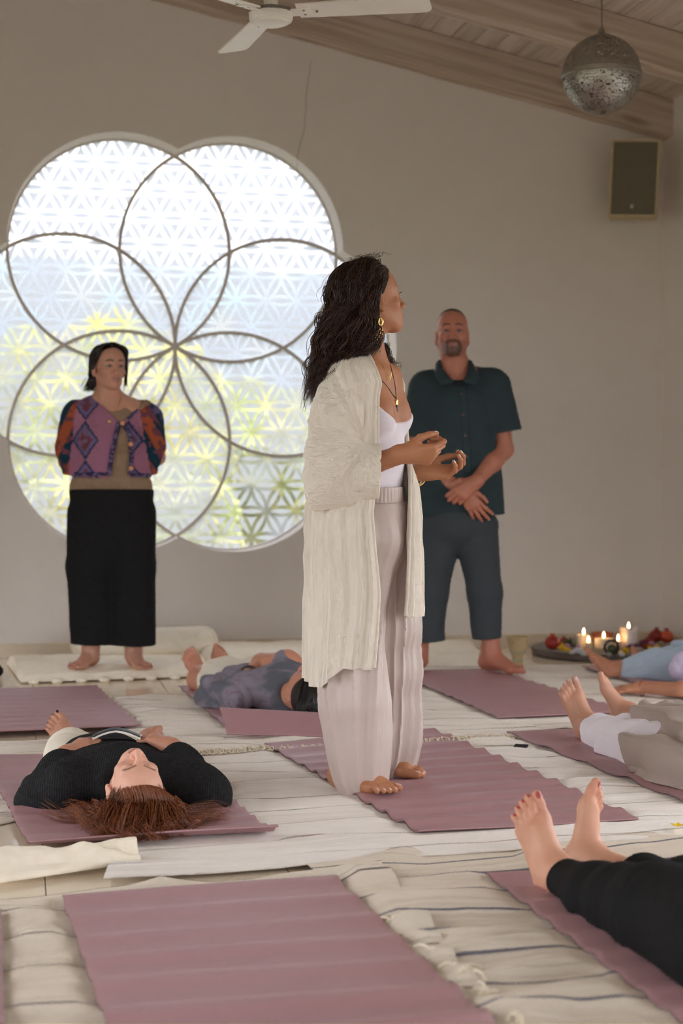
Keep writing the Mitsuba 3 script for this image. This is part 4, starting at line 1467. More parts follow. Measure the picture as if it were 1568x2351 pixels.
    cap_ = place(lathe([(0, .0), (.0055, 0), (.0058, .012), (.0048, .016), (0, .018)], 16), end - [0, .004, .02], (1, 0, 0), (0, 1, 0), UZ)
    put(me, 'necklace__pendant_cap', cap_, 'gold', smooth=40)
    hornm = place(lathe([(0, -.052), (.0022, -.045), (.0048, -.02), (.0055, 0), (0, .001)], 16), end - [0, .004, .02], (1, 0, 0), (0, 1, 0), UZ)
    put(me, 'necklace__horn', hornm, 'horn', smooth=True, label='dark green horn pendant')
    a = on_skin([(868, 822), (880, 842), (888, 852)], 16)
    put(me, 'necklace', tube(a, .0007, 5), 'gold', smooth=True, label='fine gold chain')
    c = hit(B, 890, 861, 4.9, 5.4) + [0, -.004, 0]
    sp = [c + (.003 + .0085 * k / 40) * np.array([math.cos(k * .33), 0, 1.3 * math.sin(k * .33)]) for k in range(41)]
    sp2 = [c + [.004, 0, -.012] + (.001 + .006 * k / 24) * np.array([math.cos(k * .4 + 1), 0, 1.4 * math.sin(k * .4 + 1)]) for k in range(25)]
    put(me, 'necklace__filigree', cat([tube(np.array(sp), .0013, 6), tube(np.array(sp2), .0012, 6)]), 'gold', smooth=True)
    fdir = unit(wrf - elf)
    for i in range(5):
        ctr = wrf - fdir * (.018 + .009 * i) + [0, 0, -.006 - .002 * (i % 2)]
        x_, y_ = unit(np.cross(fdir, UZ)), unit(np.cross(np.cross(fdir, UZ), fdir) + fdir * (.25 - .16 * i))
        g = np.linspace(0, 2 * math.pi, 49)
        rr_ = .0335 + .002 * (i % 3)
        put(me, 'bracelet', tube(ctr + rr_ * (np.cos(g)[:, None] * x_ + np.sin(g)[:, None] * y_), .0012, 6), 'gold', smooth=True, label='thin gold bangle')
    g = np.linspace(0, 2 * math.pi, 33)
    c = fn.o + [0, 0, .018]
    put(me, 'anklet', tube(np.stack([c[0] + .041 * np.cos(g), c[1] + .043 * np.sin(g), c[2] + .004 * np.sin(3 * g)], 1), .0018, 6), 'red_thread', smooth=True, label='red thread anklet')


mat('red_thread', srgb(150, 50, 46), 0.8)
make_woman()
# ------------------------------------------------------------------ the standing man
cloth_mat('shirt_teal', srgb(47, 60, 64), 0.85, 0.10, bump=lambda p, n, uv: fbm(p.x * 300, p.y * 300, p.z * 300, 2), bs=0.002)
cloth_mat('trousers_slate', srgb(60, 66, 70), 0.85, 0.08, bump=lambda p, n, uv: fbm(p.x * 300, p.y * 300, p.z * 120, 2), bs=0.002)
mat('button_brown', srgb(70, 40, 30), 0.4)


def lines(p, dirv, freq, amp, seed):
    """shallow folds running across dirv"""
    d = unit(dirv)
    return amp * (ridges((p @ d) * freq + 1.6 * nfbm(p * 5, 2, seed), seed) - .5)


def make_man():
    me = thing('person', 'man with short hair and goatee standing in a dark teal shirt with his wrists crossed', 'person')
    D = 8.08
    B = Field()
    hd = Head(V(1038, 766, 8.04), (-.03, -1, .10), (0, .10, 1), s=1.07, wide=.96, male=True)
    hd.build(B)
    neck = V(1043, 852, D)
    B.cap(hd.w(0, -.02, -.05), neck, .064, .066, .03)
    shl, shr = V(974, 898, 8.1), V(1136, 892, 8.1)
    B.cap(neck, shl, .06, .06, .05).cap(neck, shr, .06, .06, .05)
    B.ell(V(1050, 950, D), (.18, .11, .16), None, .06).ell(V(1050, 1090, D), (.155, .105, .17), None, .06).ell(V(1050, 1215, D), (.16, .11, .12), None, .06)
    # pit of the throat
    B.ell(V(1052, 873, D - .115), (.016, .014, .018), None, .02, True)
    el, wr = V(952, 1046, 8.10), V(1062, 1128, 7.915)          # his right arm, left in the picture
    er, wl = V(1157, 1032, 8.06), V(1090, 1108, 7.885)
    B.cap(shl, el, .055, .046, .04).cap(el, el * .55 + wr * .45, .044, .043, .02).cap(el * .55 + wr * .45, wr, .043, .029, .02)
    B.cap(shr, er, .055, .046, .04).cap(er, er * .6 + wl * .4, .045, .045, .02).cap(er * .6 + wl * .4, wl, .045, .03, .02)
    hr = Hand(wr, (.62, .03, -.78), (0, 1, .05), s=1.08)
    hr.build(B, curls=((14, 16, 10), (16, 18, 12), (18, 20, 12), (20, 22, 14)), thumb=((.75, .62, .2), (.95, .25, .15), (.98, .05, .1)), spread=7)
    hl = Hand(wl, (-.78, -.10, -.60), (.12, .95, -.05), left=True, s=1.08)
    hl.build(B, curls=((30, 52, 30), (34, 54, 30), (36, 54, 30), (38, 52, 28)), thumb=((.6, .7, .35), (.85, .3, .4), (.9, .1, .4)), spread=4)
    fl = Foot(V(962, 1500, 8.12), (-.45, -.89, 0), UZ, s=1.1)
    frt = Foot(V(1128, 1500, 8.05), (.74, -.67, 0), UZ, left=True, s=1.1)
    fl.o[2] = frt.o[2] = .030 + .077 * 1.1
    hl_, hr_ = V(1010, 1230, D), V(1092, 1230, D)
    B.chain([hl_, V(982, 1370, 8.09), fl.o + [0, 0, .02]], [.085, .06, .042], .04).chain([hr_, V(1118, 1370, 8.07), frt.o + [0, 0, .02]], [.085, .06, .042], .04)
    fl.build(B), frt.build(B)
    boxes = [(*around(hd.w(0, .01, -.01), .165), .0035), (*around(hr.w(.09, 0, .01), .125), .0035), (*around(hl.w(.07, 0, .02), .105), .0035), (*around(frt.w(.06, 0, -.03), .16), .0045)]
    m = B.mesh(.010, fine=boxes)
    P = m.vertices
    col = skin_base(P, srgb(174, 112, 91))
    hd.paint(P, col, lip=(.38, .16, .14), brow=(.03, .02, .016), beard=(.035, .026, .022))
    q = hd.loc(P)
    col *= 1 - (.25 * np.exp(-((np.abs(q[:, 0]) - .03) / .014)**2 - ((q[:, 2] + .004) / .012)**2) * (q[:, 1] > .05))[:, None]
    hr.paint(P, col, (.6, .36, .3)), hl.paint(P, col, (.6, .36, .3)), frt.paint(P, col, (.6, .36, .3))
    put(me, 'body', m, 'skin', smooth=True, color=col)
    hd.eye_meshes(me)
    # cropped hair
    H = Field().ell(hd.w(0, -.014, .038), np.array([.0725 * .96, .0945, .0785]) * hd.s, hd.M, .01)
    H.ell(hd.w(0, -.03, .0), np.array([.0735 * .96, .078, .07]) * hd.s, hd.M, .02)
    hm = H.mesh(.004, cut=[(hd.w(0, .066, .070), np.array([0, .10, -.040]) @ hd.M)], disp=lambda p: .0022 * (nfbm(p * 240, 2, 1) - .5))
    put(me, 'hair', hm, 'hair_stubble', smooth=True, label='very short dark hair')
    for qd in (-1, 1):
        c = hd.w(qd * .077, .0, -.052)
        rg = [c + .0085 * np.array([math.cos(a), 0, math.sin(a) * 1.2]) for a in np.linspace(0, 6.3, 20)]
        put(me, 'earring', tube(np.array(rg), .0016, 6), 'silver', smooth=True, label='small hoop earring')
    # ---- shirt
    def torso(F, g):
        F.ell(V(1050, 945, D), (.205 + g, .135 + g, .17 + g), None, .05)
        F.cap(V(1052, 1010, D), V(1055, 1150, D), .135 + g, .145 + g, .05)
        F.cap(V(1010, 1020, D), V(1002, 1160, D), .115 + g, .115 + g, .05).cap(V(1095, 1020, D), V(1106, 1175, D), .115 + g, .115 + g, .05)
        F.cap(neck + [0, .02, -.03], V(985, 888, 8.1), .066 + g, .074 + g, .05).cap(neck + [0, .02, -.03], V(1128, 880, 8.1), .066 + g, .076 + g, .05)
    A = Field()
    torso(A, 0)
    A.cap(V(976, 893, 8.1), V(956, 1005, 8.09), .085, .082, .03)
    A.cap(V(1134, 890, 8.1), V(1160, 995, 8.06), .085, .082, .03)
    # open neck
    vt = V(1056, 884, 7.9)
    A.cap(V(1043, 795, 8.0), V(1044, 838, 7.985), .075, .064, .004, True).cap(V(1044, 838, 7.93), V(1056, 892, 7.92), .062, .014, .004, True)
    A.cap(V(1043, 845, D + .02), V(1041, 780, D + .02), .072, .085, .004, True)
    zt = V(0, 1192, D)[2]

    def folds(p):
        lo = np.clip((V(0, 1000, D)[2] - p[:, 2]) / .35, 0, 1)
        f = lines(p, (1, 0, .12), 9, .012, 3) * (.4 + .8 * lo) + lines(p, (.5, 0, 1), 11, .009, 5) * lo + .006 * (nfbm(p * 12, 3, 6) - .5)
        return f
    sleeve_cut = 1
    sh = A.mesh(.0058, disp=folds, cut=[((0, 0, zt), (.03, 0, -1))])
    # sleeve ends
    v, f = sh.vertices, sh.faces
    for px, py, d, ax in ((956, 1003, 8.09, (-.05, 0, -1)), (1163, 991, 8.06, (.16, 0, -1))):
        n = unit(ax)
        c = V(px, py, d)
        far = ((v - c) @ n > 0) & (np.abs(v[:, 0] - c[0] - .0) < .115) & ((v[:, 0] < V(982, 0, D)[0]) if px < 1000 else (v[:, 0] > V(1137, 0, D)[0])) & (v[:, 2] > V(0, 1090, D)[2])
        v[far] -= np.outer((v[far] - c) @ n, n)
    put(me, 'shirt', trimesh.Trimesh(v, f, process=False), 'shirt_teal', smooth=50, label='dark teal short-sleeved collared shirt')
    # collar leaves and placket
    for s, pts in ((-1, [(1009, 832), (1003, 862), (1016, 884), (1050, 882)]), (1, [(1077, 826), (1092, 850), (1088, 872), (1060, 886)])):
        rows = []
        x0, y0 = pts[0]
        lin = lambda q: np.stack([np.interp(np.linspace(0, 1, 24), np.linspace(0, 1, len(q)), np.array(q)[:, k_]) for k_ in range(3)], 1)
        inner = lin([V(1011 if s < 0 else 1074, 828, 8.05), V(1016 if s < 0 else 1075, 848, 7.985), V(1030 if s < 0 else 1069, 864, 7.955), V(1041 if s < 0 else 1064, 876, 7.94)])
        outer = lin([V(1001 if s < 0 else 1086, 836, 8.05), V(998 if s < 0 else 1100, 862, 7.985), V(1013 if s < 0 else 1095, 885, 7.94), V(1040 if s < 0 else 1066, 878, 7.935)])
        for k in np.linspace(0, 1, 10):
            g = inner * (1 - k) + outer * k
            g = g + np.array([0, -.016, .008]) * math.sin(k * math.pi)
            rows.append(g)
        put(me, 'shirt__collar', sheet(np.array(rows), .005), 'shirt_teal', smooth=True)
    for px, py in ((1060, 905), (1063, 952), (1068, 1000), (1072, 1048)):
        c = hit(A, px, py, 7.7, 8.3)
        b = place(trimesh.creation.cylinder(.0065, .006, sections=20), c - [0, .004, 0], (1, 0, 0), UZ, (0, -1, 0))
        put(me, 'shirt__button', b, 'button_brown', smooth=40)
    pl = np.array([hit(A, x, y, 7.7, 8.3) + [0, -.002, 0] for x, y in zip(np.linspace(1062, 1074, 30), np.linspace(890, 1085, 30))])
    w = np.array([.018, 0, 0])
    put(me, 'shirt__placket', sheet(np.stack([pl - w, pl - w * .5 - [0, .003, 0], pl + w * .5 - [0, .003, 0], pl + w], 1), .004), 'shirt_teal', smooth=True)
    # ---- trousers
    Tt = Field()
    Tt.ell(V(1050, 1205, D), (.20, .14, .10), None, .04)
    Tt.cap(V(1010, 1215, D), V(984, 1360, 8.09), .112, .088, .012).cap(V(984, 1360, 8.09), V(983, 1500, 8.10), .088, .077, .03)
    Tt.cap(V(1092, 1215, D), V(1114, 1360, 8.07), .112, .082, .012).cap(V(1114, 1360, 8.07), V(1118, 1490, 8.06), .082, .068, .03)
    Tt.cap(V(1040, 1230, D), V(1064, 1232, D), .075, .075, .02)
    Tt.cap(V(1050, 1170, D), V(1050, 1200, D), .13, .14, .05)
    tm = Tt.mesh(.006, disp=lambda p: lines(p, (1, .1, .25), 8, .008, 2) + lines(p, (.4, 0, 1), 9, .007, 4) * np.clip((V(0, 1290, D)[2] - p[:, 2]) / .2, .1, 1),
                 cut=[((0, 0, V(0, 1486, 8.06)[2]), (.06, 0, -1)), ((0, 0, V(0, 1165, D)[2]), (0, 0, 1))])
    put(me, 'trousers', tm, 'trousers_slate', smooth=50, label='slate grey cropped trousers')


hair_mat('hair_stubble', srgb(40, 34, 31), srgb(54, 47, 43), 0.7)
make_man()
# ------------------------------------------------------------------ the woman in the patterned cardigan
def cardigan(p, n, uv):
    """bands of diamonds in rose, mauve, violet, orange and teal; uv: metres across and up the front"""
    u, v = uv.x, uv.y
    rose, mauve, vio, navy, org, teal, wine = (mi.Color3f(*srgb(*c)) for c in ((156, 106, 128), (124, 98, 122), (112, 98, 140), (44, 58, 84), (160, 82, 56), (28, 56, 72), (110, 66, 78)))
    st = 0.006
    us, vs = dr.floor(u / st) * st, dr.floor(v / st) * st
    a = dr.abs(dr.abs(us) - 0.105) / 0.074
    b = dr.abs(vs + 0.145 - dr.floor((vs + 0.145) / 0.19 + .5) * 0.19) / 0.095
    d = a + b
    c = dr.select(d < 0.62, dr.select(fbm(us * 60, vs * 60, 0., 2) > .5, mauve, wine), dr.select(d < .84, vio, dr.select(d < 1.0, navy, rose)))
    c = dr.select((vs > .035) & (d > 0.25), mix(vio, mauve, noise(us * 40, vs * 70)), c)
    k = dr.abs(us) + vs * .55
    s = dr.select(dr.floor(k * 16 - dr.floor(k * 8) * 2) < 1, org, teal)
    s = dr.select(noise(us * 45, vs * 45, 3.) > .66, wine, s)
    s = dr.select(k > .215, mix(teal, vio, smoothstep(.5, .7, noise(us * 50, vs * 50, 1.))), s)
    c = dr.select(dr.abs(us) > 0.155 - vs * .15, s, c)
    return c * (.84 + .25 * fbm(u * 260, v * 260, 0., 2))


mat('knit_pattern', cardigan, 0.9, 0.1, sheen=0.3, bump=lambda p, n, uv: fbm(uv.x * 300, uv.y * 300, 0., 2), bump_scale=0.003)
mat('knit_beige', lambda p, n, uv: mix(mi.Color3f(*srgb(128, 104, 84)), mi.Color3f(*srgb(160, 134, 110)), .5 + .5 * dr.sin(p.x * 560)) * (.85 + .3 * fbm(p.x * 90, 1., p.z * 60, 2)), 0.9, 0.1, bump=lambda p, n, uv: dr.sin(p.x * 560), bump_scale=0.0012)
mat('knit_border', lambda p, n, uv: mix(mi.Color3f(*srgb(52, 48, 72)), mi.Color3f(*srgb(112, 96, 132)), smoothstep(.45, .6, noise(p.x * 90, p.y * 90, p.z * 120))), 0.9, 0.1)
mat('button_amber', srgb(190, 122, 66), 0.35)


def make_back_woman():
    r = np.random.default_rng(5)
    me = thing('person', 'woman in patterned cardigan and wide black trousers standing before the flower window', 'person')
    D = 8.1
    B = Field()
    yaw = math.radians(30)
    hd = Head(V(250, 842, 8.08), (math.sin(yaw), -math.cos(yaw), .0), UZ, s=1.0)
    hd.build(B)
    neck = V(248, 915, D)
    B.cap(hd.w(0, -.022, -.055), neck, .052, .056, .03)
    shl, shr = V(176, 952, D), V(334, 950, D)
    B.cap(neck, shl, .05, .05, .04).cap(neck, shr, .052, .052, .04)
    B.ell(V(255, 985, D), (.165, .105, .14), None, .05).ell(V(255, 1080, D), (.16, .11, .14), None, .05).ell(V(256, 1180, D), (.15, .095, .12), None, .05)
    B.chain([V(222, 1200, D), V(216, 1370, D), V(208, 1500, D)], [.1, .06, .042], .04).chain([V(290, 1200, D), V(302, 1370, D), V(307, 1500, D)], [.1, .06, .042], .04)
    fl = Foot(V(208, 1503, 8.12), (-.32, -.95, 0), UZ, s=1.0)
    fr = Foot(V(307, 1500, 8.10), (.42, -.9, 0), UZ, left=True, s=1.0)
    fl.o[2] = fr.o[2] = .048 + .075
    fl.build(B), fr.build(B)
    # arms behind the back
    el, er = V(152, 1060, 8.17), V(362, 1050, 8.17)
    B.cap(shl, el, .046, .038, .03).cap(el, V(235, 1115, 8.25), .036, .026, .02).cap(shr, er, .046, .038, .03).cap(er, V(275, 1112, 8.25), .036, .026, .02)
    ha = Hand(V(238, 1115, 8.25), (.95, .1, -.2), (0, -1, .1), s=.95)
    ha.build(B, curls=((20, 25, 15),) * 4)
    hb = Hand(V(272, 1116, 8.28), (-.9, .1, -.3), (0, -1, .1), left=True, s=.95)
    hb.build(B, curls=((20, 25, 15),) * 4)
    m = B.mesh(.011, fine=[(*around(hd.w(0, .01, -.01), .155), .0032), (*around(fl.w(.06, 0, -.03), .16), .004), (*around(fr.w(.06, 0, -.03), .16), .004)])
    P = m.vertices
    col = skin_base(P, srgb(190, 140, 118))
    hd.paint(P, col, lip=(.36, .15, .14), brow=(.02, .014, .012))
    fl.paint(P, col, (.3, .05, .06)), fr.paint(P, col, (.3, .05, .06))
    put(me, 'body', m, 'skin', smooth=True, color=col)
    hd.eye_meshes(me)
    # hair: parted, tied low behind, a loose lock before each ear
    H = Field().ell(hd.w(0, -.016, .038), np.array([.0775, .1, .0815]) * hd.s, hd.M, .02)
    H.ell(hd.w(0, -.06, -.01), np.array([.07, .055, .08]) * hd.s, hd.M, .03)
    cutp = [(hd.w(0, .060, .085), np.array([0, .10, -.066]) @ hd.M)]
    hm = H.mesh(.004, cut=cutp, disp=lambda p: .003 * (nfbm(p * [120, 120, 30], 2, 3) - .5))
    put(me, 'hair', hm, 'hair_black', smooth=True, uv=np.full((len(hm.vertices), 2), .2), label='dark hair parted and tied back')
    paths = []
    for i in range(420):
        a = r.uniform(-1, 1)
        s = np.sign(a)
        p0 = hd.w(.004 * s + r.normal(0, .004), r.uniform(-.06, .068), .118 - r.uniform(0, .006))
        yy = r.uniform(-.03, .045)
        p1 = hd.w(s * r.uniform(.05, .072), yy + .01, .09)
        p2 = hd.w(s * .082, yy - .025, r.uniform(.0, .04))
        p3 = hd.w(s * r.uniform(.03, .075), -.085, r.uniform(-.07, -.02))
        if i < 60:                                           # the lock along her left cheek
            p2, p3 = hd.w(.0, 0, 0), None
            x = -1 if hd.M[0][0] < 0 else 1
            p1 = hd.w(x * .062, .05, .075)
            p2 = hd.w(x * (.078 + r.normal(0, .003)), .035 + r.normal(0, .006), .0)
            p3 = hd.w(x * (.074 + r.normal(0, .004)), .03 + r.normal(0, .008), -.085 + r.normal(0, .012))
        paths.append(spline([p0, p1, p2, p3], 22))
    for i in range(90):                                      # ends at the nape
        a = hd.w(-.055 + r.normal(0, .012), -.05, -.05) if hd.M[0][0] > 0 else hd.w(.055 + r.normal(0, .012), -.05, -.05)
        paths.append(spline([a, a + [r.normal(-.012, .006), 0, -.03], a + [r.normal(-.02, .016), r.normal(0, .01), r.uniform(-.075, -.045)]], 12))
    m, uv = strands(paths, .0022, .0008, 4)
    put(me, 'hair__lock', m, 'hair_black', smooth=True, uv=uv, kind='stuff')
    # beige knitted top
    def torso(F, g):
        F.ell(V(255, 985, D), (.17 + g, .112 + g, .145 + g), None, .05)
        F.ell(V(255, 1065, D), (.168 + g, .118 + g, .15 + g), None, .05)
        for q in (-1, 1):
            F.ell(V(256 + q * 34, 1010, D - .085), (.066 + g, .06 + g, .065 + g), None, .03)
        F.cap(V(202, 1120, D), V(308, 1120, D), .086 + g, .086 + g, .05)
    A = Field()
    torso(A, .004)
    A.cap(V(320, 935, D), V(345, 950, D), .055, .05, .03).cap(V(190, 945, D), V(176, 955, D), .05, .05, .03)
    A.ell(V(260, 905, D - .08), (.085, .10, .085), None, .004, True)
    A.cap(V(314, 918, D - .05), V(305, 925, D - .08), .03, .03, .01, True)
    tm = A.mesh(.006, cut=[((0, 0, V(0, 1131, D)[2]), (0, 0, -1)), ((0, 0, V(0, 918, D)[2]), (0, 0, 1))], disp=lambda p: .006 * (nfbm(p * [14, 14, 20], 2, 4) - .5))
    put(me, 'top', tm, 'knit_beige', smooth=50, label='beige ribbed knitted top')
    # cardigan: a shell over the torso open in front, with puffed sleeves going behind the back
    C = Field()
    torso(C, .014)
    C.cap(V(215, 935, D), V(180, 952, D), .06, .07, .03).cap(V(290, 942, D + .01), V(336, 958, D), .05, .066, .03)
    C.cap(V(172, 962, D), V(164, 1030, 8.13), .078, .074, .03).cap(V(164, 1030, 8.13), V(172, 1085, 8.17), .074, .062, .03)
    C.cap(V(342, 965, D), V(346, 1030, 8.13), .070, .068, .03).cap(V(346, 1030, 8.13), V(334, 1088, 8.17), .068, .058, .03)
    # opening: a wedge from the collar down to the hem
    def opening(x, y, z):
        pxx = CX + x / y * FPX
        pyy = HZ - (z - CAMH) / y * FPX
        lo = np.interp(pyy, [880, 905, 925, 945, 970, 975, 1000, 1040, 1092, 1110], [205, 214, 230, 248, 276, 277, 266, 258, 250, 246])
        hi = np.interp(pyy, [880, 905, 920, 945, 968, 975, 1000, 1040, 1092, 1110], [350, 345, 338, 306, 281, 283, 298, 303, 300, 298])
        d = np.maximum(lo - pxx, pxx - hi) * (8.1 / FPX)
        return np.maximum(d, y - 8.1)
    C.ops.append((opening, V(190, 1115, 8.1) - [0, .3, 0], V(350, 870, 8.1), .004, True))
    zh = V(0, 1092, D)[2]
    cm = C.mesh(.005, disp=lambda p: lines(p, (1, 0, .5), 12, .012, 6) * np.clip((np.abs(p[:, 0] - V(255, 0, D)[0]) - .12) / .05, .15, 1) + .008 * (nfbm(p * 14, 2, 2) - .5),
                cut=[((0, D, zh), (.0, .10, -1)), ((0, 0, V(0, 905, D)[2]), (0, 0, 1))])
    v = cm.vertices
    x0 = V(262, 0, D)[0]
    uv = np.stack([v[:, 0] - x0 + .03, v[:, 2] - V(0, 945, D)[2]], 1)
    put(me, 'cardigan', cm, 'knit_pattern', smooth=True, uv=uv, label='cropped cardigan with rose, violet, orange and teal diamonds')
    for pts in ([(230, 925), (248, 945), (274, 971), (266, 1000), (258, 1040), (251, 1090)], [(334, 925), (306, 946), (284, 972), (298, 1000), (303, 1040), (300, 1092)]):
        q = spline([(x, y, 0) for x, y in pts[2:]], 40)
        L = np.array([hit(A, x, y, 7.7, 8.3) + [0, -.014, 0] for x, y, _ in q])
        put(me, 'cardigan__border', tube(L, .011, 8), 'knit_border', smooth=True)
    q = np.array([hit(C, x, 1088, 7.7, 8.3) + [0, -.004, 0] for x in np.linspace(172, 250, 30)])
    put(me, 'cardigan__border', tube(q, .009, 8), 'knit_border', smooth=True)
    q = np.array([hit(C, x, y, 7.7, 8.3) + [0, -.004, 0] for x, y in zip(np.linspace(300, 345, 20), np.linspace(1088, 1092, 20))])
    put(me, 'cardigan__border', tube(q, .009, 8), 'knit_border', smooth=True)
    for px, py in ((283, 972), (302, 1020), (303, 1075)):
        c = hit(A, px, py, 7.7, 8.3) - [0, .026, 0]
        put(me, 'cardigan__button', place(trimesh.creation.cylinder(.011, .008, sections=20), c, (1, 0, 0), UZ, (0, -1, 0)), 'button_amber', smooth=40)
    # necklace
    q = spline([(222, 905, 0), (236, 935, 0), (252, 962, 0), (268, 940, 0), (280, 908, 0)], 40)
    L = np.array([hit(B, x, y, 7.7, 8.3) + [0, -.004, 0] for x, y, _ in q])
    put(me, 'necklace', tube(L, .0012, 5), 'gold', smooth=True, label='thin chain with small gold pendant')
    s = trimesh.creation.icosphere(2, .009)
    s.apply_translation(hit(A, 252, 968, 7.7, 8.3) - [0, .012, 0])
    put(me, 'necklace__pendant', s, 'gold', smooth=True)
    # wide black trousers
    Tt = Field()
    Tt.cap(V(215, 1130, D), V(298, 1130, D), .118, .118, .05)
    Tt.cap(V(256, 1150, D), V(256, 1250, D), .135, .11, .04)
    Tt.cap(V(214, 1180, D), V(212, 1300, D), .125, .122, .015).cap(V(212, 1300, D), V(216, 1490, D), .122, .108, .02)
    Tt.cap(V(300, 1180, D), V(300, 1300, D), .125, .120, .015).cap(V(300, 1300, D), V(307, 1492, D), .120, .108, .02)
    tm = Tt.mesh(.007, disp=lambda p: lines(p, (1, .2, .06), 7, .014, 2) * np.clip((1.0 - p[:, 2]) * 2, .2, 1), cut=[((0, 0, V(0, 1123, D)[2]), (0, 0, 1)), (V(262, 1479, D), (-.03, 0, -1))])
    put(me, 'trousers', tm, 'black_cloth', smooth=50, label='wide cropped black trousers')


make_back_woman()
# ------------------------------------------------------------------ the people lying on their mats
def knit(p, n, uv):
    return 0.6 * dr.abs(dr.sin(p.x * 420)) + .4 * fbm(p.x * 200, p.y * 200, p.z * 200, 2)


mat('knit_black', lambda p, n, uv: mix(mi.Color3f(0.010, 0.010, 0.011), mi.Color3f(0.022, 0.022, 0.024), fbm(p.x * 120, p.y * 120, p.z * 120, 2)), 0.9, 0.15, sheen=0.1, bump=knit, bump_scale=0.003)
cloth_mat('linen_cream', srgb(214, 206, 190), 0.85)
cloth_mat('linen_white', srgb(226, 220, 226), 0.85, 0.02)
cloth_mat('linen_taupe', srgb(166, 152, 142), 0.85, 0.04)
cloth_mat('linen_blue', srgb(172, 188, 204), 0.85, 0.04)
cloth_mat('lavender_cotton', srgb(206, 196, 222), 0.85, 0.03)
mat('black_jersey', lambda p, n, uv: mix(mi.Color3f(0.007, 0.0073, 0.0076), mi.Color3f(0.011, 0.0113, 0.0116), fbm(p.x * 60, p.y * 60, p.z * 60, 2)), 0.8, 0.15)
mat('print_grey', lambda p, n, uv: mix(mix(mi.Color3f(*srgb(96, 100, 108)), mi.Color3f(*srgb(132, 124, 136)), smoothstep(.4, .62, fbm(p.x * 12, p.y * 12, p.z * 12, 3))), mi.Color3f(*srgb(116, 88, 100)), .6 * smoothstep(.62, .72, noise(p.x * 95, p.y * 95, p.z * 95)) * smoothstep(.4, .6, noise(p.x * 14, p.y * 14, p.z * 14))), 0.85, 0.15)
mat('paper', srgb(222, 216, 208), 0.8)
mat('book_cover', srgb(22, 22, 26), 0.45, 0.5)
mat('leather_brown', srgb(64, 36, 24), 0.6)
mat('leather_dark', srgb(34, 20, 18), 0.5)


